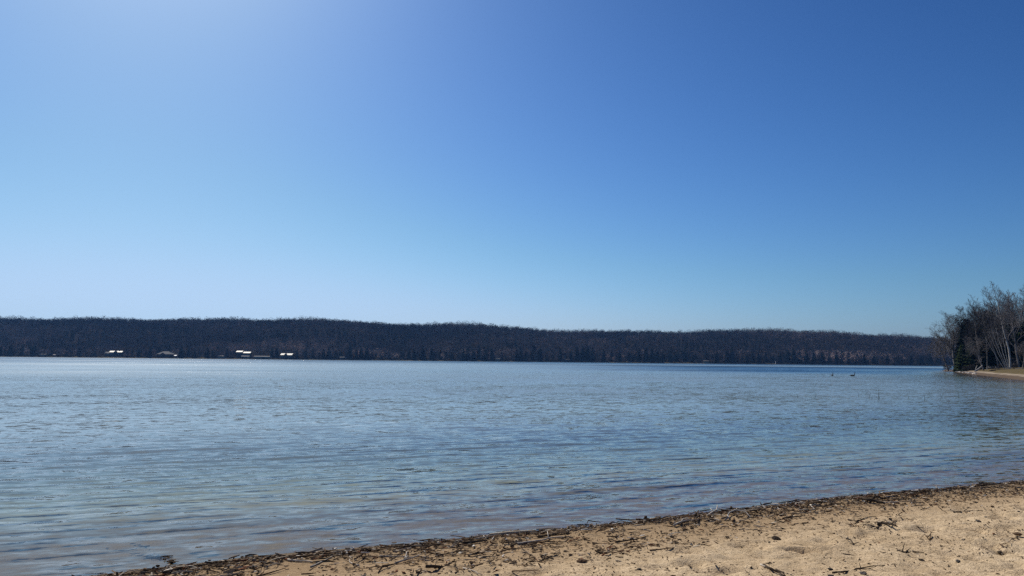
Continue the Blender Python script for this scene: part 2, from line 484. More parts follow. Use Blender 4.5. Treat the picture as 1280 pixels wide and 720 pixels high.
# ------------------------------------------------------------------ far woods (one mass)
def slivers(centers, half, length, width, up, n, cols, g, jit=0.25):
    """n thin triangles in an ellipsoid around every centre"""
    Nn = len(centers)
    u_ = g.normal(size=(Nn, n, 3)); u_ /= np.linalg.norm(u_, axis=2, keepdims=True)
    r_ = g.random((Nn, n, 1)) ** 0.45
    P = centers[:, None] + u_ * r_ * half[:, None]
    D = u_ * np.array([1, 1, 0.5]) + g.normal(size=u_.shape) * 0.5; D[..., 2] += up
    D /= np.linalg.norm(D, axis=2, keepdims=True)
    L = length[:, None, None] * g.uniform(0.5, 1.3, (Nn, n, 1))
    W = np.cross(D, g.normal(size=D.shape)); W /= np.linalg.norm(W, axis=2, keepdims=True) + 1e-9
    W = W * width[:, None, None] * g.uniform(0.5, 1.4, (Nn, n, 1))
    V = np.stack([P - D * L * 0.5 - W, P - D * L * 0.5 + W, P + D * L * 0.5], 2).reshape(-1, 3)
    C = (cols[:, None, None, :] * g.uniform(1 - jit, 1 + jit, (Nn, n, 1, 1))) * np.ones((1, 1, 3, 1))
    return V, C.reshape(-1, 3)

g = np.random.default_rng(11)
sp_ = 9.3
ix, iy = np.meshgrid(np.arange(-1080, 1080, sp_), np.arange(985, 1440, sp_))
tx = (ix + g.uniform(-4.5, 4.5, ix.shape)).ravel(); ty = (iy + g.uniform(-4.5, 4.5, iy.shape)).ravel()
dyv = ty - far_shore(tx)
# clearings by the water where the houses stand
house_px = [146, 210, 308, 330, 361]
clear = np.zeros(tx.shape, bool)
for hp in house_px:
    clear |= (np.abs(tx - (hp - 640) / F * 1015) < 17) & (dyv < 48)
ok = (dyv > 9) & ~clear
tx, ty = tx[ok], ty[ok]
tz = terrain(tx, ty, False)
hgt = g.uniform(9.5, 15.0, tx.shape) * (0.97 + 0.9 * fbm(tx / 60, ty / 60, 8))
cmask = fbm(tx / 45, ty / 45, 61, 3) + 0.16 * (1 - sstep(20, 150, ty - far_shore(tx))) + g.normal(0, 0.05, tx.shape)
con = (cmask > 0.17) & (ty < RIDGE_Y - 110)
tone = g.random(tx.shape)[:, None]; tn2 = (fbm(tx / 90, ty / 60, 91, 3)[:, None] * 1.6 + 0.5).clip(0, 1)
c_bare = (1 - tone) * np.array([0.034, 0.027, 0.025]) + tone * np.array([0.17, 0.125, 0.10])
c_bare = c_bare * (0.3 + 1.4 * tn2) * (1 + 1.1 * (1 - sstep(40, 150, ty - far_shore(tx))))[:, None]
pale = g.random(tx.shape) < 0.06
c_bare[pale] = np.array([0.060, 0.053, 0.048])
c_con = np.array([0.005, 0.0085, 0.006]) * (0.8 + 0.5 * tone)
Vs, Cs = [], []
sky = (ty > RIDGE_Y - 90)
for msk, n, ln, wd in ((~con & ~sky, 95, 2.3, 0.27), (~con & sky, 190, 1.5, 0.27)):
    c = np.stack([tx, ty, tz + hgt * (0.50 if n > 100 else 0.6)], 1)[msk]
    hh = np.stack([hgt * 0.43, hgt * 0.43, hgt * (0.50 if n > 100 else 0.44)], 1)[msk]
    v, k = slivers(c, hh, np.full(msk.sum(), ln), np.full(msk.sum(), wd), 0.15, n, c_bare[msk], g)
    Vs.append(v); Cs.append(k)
# trunks of the bare trees
msk = ~con
b = np.stack([tx, ty, tz], 1)[msk]; hm = hgt[msk]
ang = g.uniform(-0.6, 0.6, len(b)); w_ = np.stack([np.cos(ang), np.sin(ang), 0 * ang], 1) * g.uniform(0.12, 0.22, (len(b), 1))
v = np.stack([b - w_, b + w_, b + np.stack([g.normal(0, .5, len(b)), g.normal(0, .5, len(b)), hm * 0.9], 1)], 1).reshape(-1, 3)
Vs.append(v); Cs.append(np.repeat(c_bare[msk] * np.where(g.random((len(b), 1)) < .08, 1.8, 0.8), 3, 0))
def conifer_slivers(base, H, n, cols, g, rad=0.17, droop=-0.25, width=0.10, jit=0.3):
    Nn = len(base)
    t = 1 - np.sqrt(g.random((Nn, n, 1))) ; t = 0.06 + 0.94 * t
    a = g.uniform(0, 2 * math.pi, (Nn, n, 1))
    rr = H[:, None, None] * rad * (1 - t) ** 0.8 * (0.75 + 0.35 * np.sin(t * 60 + a * 2)) + 0.1
    O = np.concatenate([np.cos(a), np.sin(a), np.zeros_like(a)], 2)
    c0 = base[:, None] + np.concatenate([0 * t, 0 * t, t * H[:, None, None]], 2)
    s0 = g.uniform(0.0, 0.45, (Nn, n, 1))
    P0 = c0 + O * rr * s0
    P1 = c0 + O * rr * g.uniform(0.8, 1.15, (Nn, n, 1)); P1[..., 2:] += droop * rr
    side = np.stack([-O[..., 1], O[..., 0], g.normal(0, .4, O.shape[:2])], 2) * (H[:, None, None] * width * (1.1 - t) * 0.42 + 0.02)
    V = np.stack([P0 - side, P0 + side, P1], 2).reshape(-1, 3)
    C = (cols[:, None, None, :] * g.uniform(1 - jit, 1 + jit, (Nn, n, 1, 1))) * np.ones((1, 1, 3, 1))
    return V, C.reshape(-1, 3)
bc = np.stack([tx, ty, tz], 1)[con]
v, k = conifer_slivers(bc, hgt[con] * 1.1, 80, c_con[con], g, 0.2, -0.2, 0.16)
Vs.append(v); Cs.append(k)
# undergrowth along the far bank
ux = g.uniform(-1080, 1080, 2400); uy = far_shore(ux) + g.uniform(5, 14, ux.shape)
uc = np.stack([ux, uy, terrain(ux, uy) + 0.9], 1)
v, k = slivers(uc, np.tile([[2.6, 1.6, 1.4]], (len(ux), 1)), np.full(len(ux), 1.6), np.full(len(ux), 0.18), 0.9, 26,
               np.where(g.random((len(ux), 1)) < 0.3, np.array([[0.07, 0.056, 0.042]]), np.array([[0.02, 0.018, 0.016]])), g)
Vs.append(v); Cs.append(k)
VV = np.concatenate(Vs); CC = np.concatenate(Cs)
M_WOOD = simple('woodland', (1, 1, 1), 1.0, 0.12, 0.05, tint=True)
fo = obj('bare_forest', npmesh('bare_forest', VV, tris=np.arange(len(VV)).reshape(-1, 3), col=CC), M_WOOD)
tag(fo, 'mass of leafless dark woods covering the hill across the lake', 'forest', kind='stuff')

M_BARK_DARK = simple('dark_bark', (0.05, 0.042, 0.036), 0.95, 0.3, 4)
M_NEEDLE = simple('conifer_needles', (1, 1, 1), 0.9, 0.15, 0.6, tint=True)

# ------------------------------------------------------------------ conifers along the far shore (single trees)
far_protos = []
for i in range(6):
    H = 1.0
    v, k = conifer_slivers(np.zeros((1, 3)), np.array([1.0]), 420, np.array([[0.0045, 0.009, 0.008]]) * (0.8 + 0.1 * i), g, [0.15, 0.2, 0.13, 0.18, 0.23, 0.16][i], -0.25, 0.11)
    far_protos.append(npmesh('far_conifer_crown', v, tris=np.arange(len(v)).reshape(-1, 3), col=k))
tP = np.array([[[0, 0, -0.03], [0, 0, .4], [0, 0, .98]]]); tv, tq = tubes(tP, np.array([[0.016, .012, .002]]), 4)
far_trunk = npmesh('far_conifer_trunk', tv, tq)
con_list = [(4, 15, 4), (17, 17, 3), (31, 14, 8), (44, 15, 2), (66, 12, 9), (86, 13, 5), (102, 15, 8), (120, 16, 12), (176, 13, 4), (190, 17, 3), (201, 15, 9), (214, 16, 22), (229, 17, 3), (238, 14, 8), (246, 13, 4),
            (262, 15, 5), (274, 16, 14), (286, 14, 10), (296, 13, 26), (342, 13, 14), (348, 15, 10), (373, 12, 7), (384, 14, 4), (393, 15, 8),
            (406, 16, 2), (413, 18, 3), (418, 15, 9), (427, 13, 12), (439, 21, 2), (447, 15, 3), (453, 17, 5), (460, 20, 1), (466, 14, 9), (478, 12, 6), (488, 15, 5), (497, 13, 9),
            (512, 15, 6), (519, 17, 1), (530, 21, 2), (541, 18, 3), (552, 15, 7), (566, 13, 5), (580, 17, 3), (586, 20, 6), (593, 18, 2), (600, 22, 8), (607, 19, 3), (616, 20, 2),
            (628, 15, 9), (647, 17, 2), (652, 19, 6), (658, 15, 3), (668, 26, 9), (676, 21, 1), (684, 14, 7), (701, 20, 4), (714, 16, 2), (722, 22, 5), (729, 23, 9), (735, 24, 3), (741, 20, 7),
            (755, 18, 2), (765, 16, 6), (775, 17, 3), (786, 15, 9), (799, 19, 2), (808, 21, 4), (815, 22, 8), (822, 19, 1), (829, 16, 6), (838, 17, 3), (846, 14, 7), (858, 13, 9), (866, 12, 3), (884, 14, 5),
            (896, 17, 2), (909, 20, 6), (915, 22, 3), (921, 17, 8), (933, 15, 2), (941, 16, 5), (948, 18, 3), (957, 15, 9), (966, 14, 4), (975, 17, 2), (985, 21, 7), (992, 22, 3), (999, 19, 9), (1008, 20, 2),
            (1017, 19, 5), (1027, 20, 3), (1036, 17, 8), (1045, 19, 2), (1052, 21, 6), (1060, 18, 3), (1071, 15, 9), (1080, 16, 2), (1092, 14, 5), (1108, 15, 3), (1122, 14, 7), (1138, 15, 4), (1151, 14, 3), (1162, 16, 6)]
special = {668: 'tallest dark spire-topped conifer rising beyond the middle of the far shore',
           460: 'slim dark spire conifer on far shore, just off the open blue water streak',
           439: 'tall narrow dark conifer on the far shore right of the gleaming-roofed houses'}
first = True
gr = np.random.default_rng(5)
for px, h, inland in con_list:
    Y = 1004 + inland * 2.2
    X = (px - 640) / F * Y
    Y = float(far_shore(np.array(X))) + 6 + inland * 2.2; X = (px - 640) / F * Y
    o = empty('shore_conifer', (X, Y, gz(X, Y, False) - 0.2), gr.uniform(0, 6.28))
    o.scale = (h * 1.0, h * 1.0, h * 0.98)
    i = int(gr.integers(0, 6))
    t = link(bpy.data.objects.new('trunk', far_trunk), o)
    c = link(bpy.data.objects.new('crown', far_protos[i]), o)
    if first:
        far_trunk.materials.append(M_BARK_DARK)
        for p in far_protos: p.materials.append(M_NEEDLE)
        first = False
    tag(o, 'dark pointed conifer among the bare woods at the foot of the far hill', 'tree', 'dark conifers along the far shore')

# ------------------------------------------------------------------ bare trees
def grow_tree(seed, H, r0, spread=0.55, lean=(0, 0), first=0.3, levels=4, kids=(11, 6, 5, 4), twist=0.16, ratio=0.62, droop=0.0, stem_top=0.72):
    g = random.Random(seed)
    polys = {i: [] for i in range(levels + 1)}
    def go(p, d, L, r, lv):
        n = (8, 6, 5, 4, 3)[min(lv, 4)]
        pts = [p]; rad = [r]; q = Vector(p); dd = Vector(d).normalized(); r_end = r * (0.35 if lv == 0 else 0.4)
        for s in range(1, n):
            k = twist * (0.5 if lv == 0 else 1.15)
            dd = (dd + Vector((g.gauss(0, k), g.gauss(0, k), g.gauss(0, k * 0.7) + (0.10 if lv else 0.02) - droop * lv))).normalized()
            q = q + dd * (L / (n - 1)); pts.append(q.copy()); rad.append(r + (r_end - r) * s / (n - 1))
        polys[lv].append((pts, rad))
        if lv >= levels: return
        m = kids[lv] + (g.randint(-1, 1) if lv else 0)
        for j in range(m):
            lo = first if lv == 0 else 0.22
            t = lo + (1 - lo) * ((j + g.random()) / m)
            f = t * (n - 1); a = min(int(f), n - 2); fr = f - a
            pp = Vector(pts[a]).lerp(Vector(pts[a + 1]), fr); rr = rad[a] + (rad[a + 1] - rad[a]) * fr
            ax = (Vector(pts[a + 1]) - Vector(pts[a])).normalized()
            side = ax.orthogonal().normalized(); side.rotate(Matrix.Rotation(j * 2.4 + g.uniform(-.6, .6), 3, ax))
            sp = spread * g.uniform(0.75, 1.3) * (1.15 - 0.4 * t if lv == 0 else 1)
            nd = (ax * math.cos(sp) + side * math.sin(sp)).normalized()
            LL = L * ratio * g.uniform(0.7, 1.15) * ((1.15 - 0.55 * (t - lo) / (1 - lo)) if lv == 0 else (1.1 - 0.5 * t))
            go(pp, nd, LL, max(rr * 0.55, 0.013), lv + 1)
    go(Vector((0, 0, -0.2)), Vector((lean[0], lean[1], 1)), H * stem_top, r0, 0)
    out = []
    for lv in range(levels + 1):
        if not polys[lv]: continue
        P = np.array([[tuple(q) for q in p] for p, _ in polys[lv]]); Rr = np.array([r for _, r in polys[lv]])
        out.append((lv,) + tubes(P, Rr, 6 if lv == 0 else (4 if lv == 1 else 3)))
    tr = [(v, q) for lv, v, q in out if lv == 0]
    br = [(v, q) for lv, v, q in out if lv > 0]
    def join(L):
        vs, qs, b = [], [], 0
        for v, q in L: vs.append(v); qs.append(q + b); b += len(v)
        return np.concatenate(vs), np.concatenate(qs)
    return join(tr), join(br)

M_BARK = simple('grey_bark', (0.24, 0.215, 0.20), 0.95, 0.35, 3)
M_TWIG = simple('grey_twigs', (0.20, 0.182, 0.175), 0.95, 0.25, 2)
M_TWIG2 = simple('brown_twigs', (0.085, 0.077, 0.074), 0.95, 0.25, 2)
def birch_mat():
    m, nt, out = new_mat('birch_bark')
    tc = N(nt, 'ShaderNodeTexCoord').outputs['Object']
    a = noise(nt, tc, 1.0, 3, 0.6, (2, 2, 9))
    c = mixc(nt, remap(nt, a, 0.54, 0.62), (0.50, 0.465, 0.42), (0.07, 0.06, 0.05))
    p = N(nt, 'ShaderNodeBsdfPrincipled', ins={'Base Color': c, 'Roughness': 0.8})
    nt.links.new(p.outputs[0], out.inputs[0]); return m
M_BIRCH = birch_mat()

protos = {}
def proto(key, **kw):
    (a, b) = grow_tree(**kw)
    protos[key] = (npmesh('trunk', a[0], a[1], smooth=True), npmesh('branches', b[0], b[1], smooth=True), kw['H'])
proto('wide', seed=3, H=15, r0=0.30, spread=0.75, lean=(-0.22, 0.0), first=0.22, kids=(13, 8, 7, 7), ratio=0.62, stem_top=0.66)
proto('oak', seed=8, H=16, r0=0.26, spread=0.62, first=0.28, kids=(14, 8, 7, 7), ratio=0.52, stem_top=0.74)
proto('tall', seed=12, H=19, r0=0.22, spread=0.58, first=0.36, kids=(15, 8, 7, 7), ratio=0.48, stem_top=0.82)
proto('tall2', seed=21, H=18, r0=0.22, spread=0.58, first=0.3, lean=(0.05, 0), kids=(15, 8, 7, 6), ratio=0.48, stem_top=0.8)
proto('slim', seed=31, H=14, r0=0.11, spread=0.45, first=0.4, lean=(-0.42, 0.05), kids=(9, 5, 5, 4), ratio=0.36, stem_top=0.86, twist=0.08)
proto('gnarly', seed=44, H=11, r0=0.17, spread=0.70, first=0.22, lean=(-0.15, 0), kids=(10, 7, 6, 6), ratio=0.60, stem_top=0.6, twist=0.24)
proto('shrub', seed=52, H=3.0, r0=0.05, spread=0.7, first=0.05, kids=(10, 6, 5, 3), ratio=0.8, stem_top=0.55)

def at_px(px, Y): return (px - 640) / F * Y
def bare_tree(px, Y, key, h, label, rz=0.0, trunk=None, twig=None, group=None, name='bare_tree', tilt=0.0, sxy=None, cat='tree', straight=False):
    X = at_px(px, Y)
    tm, bm, H0 = protos[key]
    o = empty(name, (X, Y, gz(X, Y) - 0.05), rz)
    s = h / H0; w = s if sxy is None else sxy
    o.scale = (w, w, s)
    if straight:
        e_ = tm.vertices[len(tm.vertices) - 1].co; tilt = -math.atan2(e_.x * math.cos(rz) - e_.y * math.sin(rz), e_.z)
    if tilt: o.rotation_euler = (0, tilt, rz)
    for nm, me, mt in (('trunk', tm, trunk or M_BARK), ('branches', bm, twig or M_TWIG)):
        c = bpy.data.objects.new(nm, me)
        if not me.materials: me.materials.append(mt)
        link(c, o)
        c.material_slots[0].link = 'OBJECT'; c.material_slots[0].material = mt
    tag(o, label, cat, group); return o

# edge of the point, one by one
bare_tree(1195, 217, 'wide', 18.0, 'spreading bare tree leaning over the water at the tip of the wooded point', 0.0, sxy=1.3)
bare_tree(1184, 226, 'oak', 11.5, 'low wide leafless tree behind the leaning tree at the tip of the point', 1.1, sxy=0.95)
bare_tree(1216, 214, 'oak', 18.6, 'dense dark leafless tree just behind the pointed conifer on the point', 0.7, twig=M_TWIG2)
bare_tree(1226, 206, 'tall2', 17.6, 'leafless grey tree over the gnarled forked tree on the point', 2.1, twig=M_TWIG2)
bare_tree(1236, 212, 'oak', 18.4, 'round-topped leafless tree between the conifers and the tall birch', 3.3, twig=M_TWIG2)
bare_tree(1246, 204, 'tall', 17.4, 'leafless brown tree directly behind the leaning birch stems', 0.4, twig=M_TWIG2)
bare_tree(1228, 187, 'gnarly', 11.4, 'gnarled pale tree forking low beside the picnic table', 0.0)
bare_tree(1231, 188, 'slim', 9.6, 'thin upright pale tree touching the end of the picnic table', 2.6, trunk=M_BIRCH, tilt=0.28)
bare_tree(1261, 185, 'tall', 20.4, 'tallest white-trunked birch with a broad fan of twigs on the point', 0.2, trunk=M_BIRCH, name='birch_tree', sxy=1.12, straight=True)
for (px, Y, h, tl, lb) in ((1254, 183, 9.8, -0.16, 'lowest-leaning slender birch stem bending away from the clump'),
                           (1256, 184, 11.0, -0.04, 'second birch stem of the clump, next to the lowest-leaning one'),
                           (1257.5, 183, 11.5, 0.02, 'middle pale birch stem of the leaning clump'),
                           (1259, 184.5, 11.8, 0.10, 'fourth pale birch stem of the leaning clump'),
                           (1260, 183, 11.0, 0.22, 'steepest birch stem of the clump beside the tall birch')):
    bare_tree(px, Y, 'slim', h, lb, 0.0, trunk=M_BIRCH, name='birch_tree', tilt=tl, group='leaning birch clump on the point')
bare_tree(1276, 172, 'gnarly', 8.5, 'small pale forked tree standing past the birches near the picture edge', 1.9)
bare_tree(1272, 200, 'tall2', 20.5, 'big leafless tree rising behind the small forked tree', 0.9)
bare_tree(1284, 190, 'tall', 20.5, 'big leafless tree cut by the picture edge, nearest the water', 2.2)
bare_tree(1290, 205, 'oak', 21.0, 'big round leafless tree cut by the picture edge, farther back', 4.0, twig=M_TWIG2)
for px, Y, key, h, rz in ((1206, 232, 'tall2', 13.5, .5), (1222, 236, 'oak', 17, 1.7), (1232, 244, 'tall', 18.5, 2.9), (1243, 238, 'tall2', 18.5, 4.1), (1218, 228, 'tall2', 17, 5.1), (1228, 226, 'oak', 18.8, 3.9), (1238, 230, 'tall', 19.5, .9), (1248, 226, 'oak', 19.5, 2.7), (1253, 246, 'oak', 20, 5.0),
                          (1264, 235, 'oak', 20, .2), (1276, 240, 'tall', 22.5, 1.3), (1287, 232, 'tall2', 21, 2.2), (1305, 215, 'tall', 21, 3.4), (1322, 200, 'oak', 20, 0.6), (1340, 220, 'tall2', 22, 1.2), (1372, 205, 'tall', 21, 2.0)):
    bare_tree(px, Y, key, h, 'leafless tree deep in the dense stand covering the point', rz, twig=M_TWIG2, group='bare trees inside the stand on the point')
for px, Y, h, rz, lb in ((1181, 228, 2.6, 0.3, 'low reddish bare shrub at the very tip of the point'), (1186, 222, 2.0, 1.3, 'small bare shrub above the pale boulders'),
                         (1213, 196, 2.2, 2.0, 'bare shrub beside the fallen pale trunk'), (1268, 178, 1.9, 0.9, 'small bare shrub between the birches and the forked tree'), (1205, 199, 1.8, 1.7, 'low bare shrub at the foot of the olive-green cedar'), (1248, 186, 1.6, 2.8, 'low bare shrub just past the end of the picnic table'), (1264, 183, 1.5, 3.9, 'low bare shrub at the foot of the tall birch')):
    bare_tree(px, Y, 'shrub', h, lb, rz, twig=M_TWIG2, trunk=M_TWIG2, name='bare_shrub', cat='shrub')

near_protos = []
for i, (rad, wd) in enumerate(((0.16, .06), (0.27, .075), (0.20, .065))):
    base_c = [(0.016, 0.026, 0.018), (0.040, 0.055, 0.024), (0.014, 0.022, 0.016)][i]
    v, k = conifer_slivers(np.zeros((1, 3)), np.array([1.0]), 3800, np.array([base_c]), g, rad, -0.3, wd, 0.4)
    near_protos.append(npmesh('crown', v, tris=np.arange(len(v)).reshape(-1, 3), col=k)); near_protos[-1].materials.append(M_NEEDLE)
def conifer(px, Y, i, h, label, w=1.0, group=None):
    X = at_px(px, Y); o = empty('conifer_tree', (X, Y, gz(X, Y) - 0.15), px * 1.3); o.scale = (h * w, h * w, h)
    link(bpy.data.objects.new('trunk', far_trunk), o); link(bpy.data.objects.new('crown', near_protos[i]), o)
    tag(o, label, 'tree', group)
conifer(1208, 213, 0, 14.6, 'dark pointed conifer standing between the leaning tree and dense stand', 0.95)
conifer(1202, 207, 1, 7.4, 'broad olive-green cedar at the water end of the point', 0.9)
conifer(1198, 214, 0, 7.0, 'small dark conifer squeezed behind the olive-green cedar')
conifer(1214, 205, 1, 7.5, 'dark low conifer right beside the olive-green cedar', 1.1)
conifer(1236, 222, 0, 16.5, 'tall dark conifer half hidden in the middle of the stand', 1.2)
for px, Y, i, h, w in ((1221, 224, 2, 13, 1.2), (1226, 209, 1, 8.5, 1.25), (1232, 215, 2, 10.5, 1.1), (1240, 208, 1, 8.5, 1.3), (1248, 216, 2, 12, 1.2), (1256, 208, 1, 9, 1.3), (1265, 214, 2, 13, 1.2), (1272, 206, 1, 9.5, 1.3),
                       (1280, 212, 1, 11, 1.3), (1290, 204, 2, 10, 1.3), (1302, 210, 1, 11, 1.3), (1320, 215, 1, 12, 1.3), (1243, 235, 2, 12, 1.4), (1262, 232, 2, 13, 1.4), (1284, 228, 2, 14, 1.4)):
    conifer(px, Y, i, h, 'shadowy conifer filling the dark inside of the stand on the point', w, 'dark conifers inside the stand on the point')

# picnic table, fallen trunk, boulders on the point
M_GREYWOOD = simple('weathered_wood', (0.30, 0.29, 0.29), 0.85, 0.25, 3)
X = at_px(1239.5, 189); zt = gz(X, 189)
t = empty('picnic_table', (X, 189, zt), 0.05)
tag(t, 'weathered grey picnic table under the trees behind the grassy bank', 'table')
m_ = MB()
for k in range(5): m_.box((0, -0.32 + k * 0.16, 0.76), (2.6, 0.145, 0.045))
m_.build('tabletop', M_GREYWOOD, t)
for s in (-1, 1):
    m_ = MB()
    for k in (-1, 1): m_.box((0, s * (0.72 + k * 0.075), 0.46), (2.6, 0.14, 0.045))
    m_.build('bench_seat', M_GREYWOOD, t)
for s in (-1, 1):
    m_ = MB()
    for q in (-1, 1): m_.add([(s * 0.9 + e, q * y, z) for e in (-.04, .04) for y, z in ((0.25, 0.735), (0.36, 0.735), (0.80, 0.0), (0.68, 0.0))],
                             [(0, 1, 2, 3), (7, 6, 5, 4), (0, 4, 5, 1), (1, 5, 6, 2), (2, 6, 7, 3), (3, 7, 4, 0)])
    m_.box((s * 0.9 + 0.062, 0, 0.405), (0.04, 1.6, 0.11))
    m_.build('leg', M_GREYWOOD, t)

def tube_obj(name, pts, rads, mat, sides=6, parent=None):
    v, q = tubes(np.array([[tuple(p) for p in pts]]), np.array([rads]), sides)
    return v, q
def stick_mesh(name, pts, rads, mat, sides=6, forks=()):
    vs, qs, b = [], [], 0
    for P_, R_ in [(pts, rads)] + list(forks):
        P_ = [Vector(p) for p in P_]
        v, q = tubes(np.array([[tuple(p) for p in P_]]), np.array([R_]), sides)
        # close the ends
        n = len(P_)
        v = np.vstack([v, np.array(P_[0]), np.array(P_[-1])])
        qs.append(q + b)
        i0, i1 = len(v) - 2, len(v) - 1
        caps = [(i0 + b, (j + 1) % sides + b, j + b, i0 + b) for j in range(sides)]
        tri0 = np.array([(i0 + b, (j + 1) % sides + b, j + b) for j in range(sides)])
        l = (n - 1) * sides
        tri1 = np.array([(i1 + b, l + j + b, l + (j + 1) % sides + b) for j in range(sides)])
        vs.append((v, tri0, tri1)); b += len(v)
    V = np.concatenate([a[0] for a in vs]); T = np.concatenate([np.concatenate(a[1:]) for a in vs])
    me = npmesh(name, V, np.concatenate(qs), T, smooth=True)
    return obj(name, me, mat)

M_DRIFT_P = simple('pale_driftwood', (0.42, 0.36, 0.29), 0.8, 0.3, 30)
M_DRIFT_D = simple('dark_driftwood', (0.065, 0.05, 0.038), 0.9, 0.35, 30)
M_DRIFT_B = simple('brown_twig', (0.13, 0.085, 0.055), 0.9, 0.35, 30)
M_DRIFT_S = simple('silver_driftwood', (0.30, 0.28, 0.26), 0.8, 0.3, 3)
M_STONE_P = simple('pale_stone', (0.48, 0.42, 0.36), 0.85, 0.25, 1.2)
M_STONE_D = simple('dark_stone', (0.05, 0.042, 0.036), 0.7, 0.3, 30)

def pt(px, Y, dz=0.0):
    X = at_px(px, Y); return Vector((X, Y, gz(X, Y) + dz))
def rel(o, P):
    return P
o = stick_mesh('fallen_trunk', [pt(1217, 183, 0.1), pt(1220, 184, 0.35), pt(1223, 185, 0.7), pt(1226, 186, 1.2)], [0.20, 0.22, 0.18, 0.12], M_DRIFT_S, 7,
               [([pt(1217.5, 185, 0.25), pt(1218.5, 186, 0.9), pt(1220, 187, 1.3)], [0.09, 0.08, 0.04])])
tag(o, 'fallen pale trunk propped on the bank beside the gnarled tree', 'fallen trunk')
o = stick_mesh('beached_log', [pt(1268, 171, 0.12), pt(1272, 171.2, 0.14), pt(1276, 171.5, 0.12)], [0.10, 0.12, 0.09], M_DRIFT_S, 7)
tag(o, 'short pale log lying on the bank past the birches', 'log')
o = stick_mesh('dark_log', [pt(1235, 176, 0.08), pt(1239, 176.2, 0.12), pt(1243, 176.6, 0.08)], [0.10, 0.14, 0.08], M_DRIFT_D, 7)
tag(o, 'dark log on the brown bank below the picnic table', 'log')

def stone_mesh(seed, nu=9, nv=6, flat=0.62):
    g_ = np.random.default_rng(seed); V = [(0, 0, -flat)]; 
    for j in range(1, nv):
        ph = math.pi * j / nv
        for i in range(nu):
            a = 2 * math.pi * i / nu + 0.2 * j
            r = 1 + g_.normal(0, 0.10)
            V.append((math.sin(ph) * math.cos(a) * r, math.sin(ph) * math.sin(a) * r * 0.8, -math.cos(ph) * flat * r))
    V.append((0, 0, flat)); T, Qd = [], []
    for i in range(nu):
        T.append((0, 1 + (i + 1) % nu, 1 + i)); l = 1 + (nv - 2) * nu
        T.append((len(V) - 1, l + i, l + (i + 1) % nu))
        for j in range(nv - 2):
            a = 1 + j * nu; Qd.append((a + i, a + (i + 1) % nu, a + nu + (i + 1) % nu, a + nu + i))
    return npmesh('stone', np.array(V), np.array(Qd), np.array(T), smooth=False)
stones = [stone_mesh(i) for i in range(5)]
for s_ in stones: s_.materials.append(M_STONE_P)
gs = np.random.default_rng(23)
def put(name, me, loc, scale, rz, mat, label, cat, group=None):
    o = bpy.data.objects.new(name, me); link(o); o.location = loc; o.scale = scale; k_ = .05 if 'stick' in name else .2; o.rotation_euler = (gs.uniform(-k_, k_), gs.uniform(-k_, k_), rz)
    o.material_slots[0].link = 'OBJECT'; o.material_slots[0].material = mat
    tag(o, label, cat, group); return o
for i in range(46):
    u_ = gs.random() ** 1.3
    px = 1179.5 + 38 * u_; Y = float(np.interp(px, [1177, 1190, 1200, 1220], [236, 216, 189, 154])) + gs.uniform(1.0, 9)
    s_ = gs.uniform(0.14, 0.42); p = pt(px, Y)
    if p.z < 0.02: p.z = 0.02
    put('shore_boulder', stones[i % 5], p, (s_ * gs.uniform(1, 1.7), s_, s_ * gs.uniform(.7, 1)), gs.uniform(0, 6), [M_STONE_P, M_STONE_P, M_DRIFT_S][i % 3],
        'pale boulder lying with others along the tip of the point', 'boulder', 'boulders along the tip of the point')
p = pt(1216.5, 166); put('shore_boulder', stones[2], p, (0.75, 0.5, 0.42), 0.3, M_STONE_P, 'largest near-white boulder at the water below the fallen trunk', 'boulder')

# ------------------------------------------------------------------ far houses
M_ROOF = simple('metal_roof', (0.055, 0.052, 0.046), 0.58, 0.08, 0.6, metallic=1.0)
M_SHINGLE = simple('grey_shingles', (0.06, 0.057, 0.055), 0.8, 0.2, 1.0)
M_BSHINGLE = simple('brown_shingles', (0.085, 0.068, 0.058), 0.8, 0.2, 1.0)
M_PALEROOF = simple('pale_roof', (0.22, 0.21, 0.19), 0.9, 0.2, 1.0)
M_WALLD = simple('dark_timber_wall', (0.045, 0.04, 0.038), 0.85, 0.2, 1.0)
M_WALLB = simple('brown_timber_wall', (0.13, 0.095, 0.07), 0.85, 0.2, 1.0)
M_WALLY = simple('cream_wall', (0.30, 0.28, 0.20), 0.85, 0.15, 1.0)
M_WALLW = simple('white_wall', (0.75, 0.74, 0.72), 0.8, 0.1, 1.0)
M_GLASS = simple('window_glass', (0.03, 0.035, 0.04), 0.1, 0.1, 1.0)
M_WHITE = simple('white_paint', (0.8, 0.8, 0.78), 0.6, 0.05, 1.0)
M_BRICK = simple('chimney_brick', (0.12, 0.07, 0.055), 0.9, 0.3, 3.0)

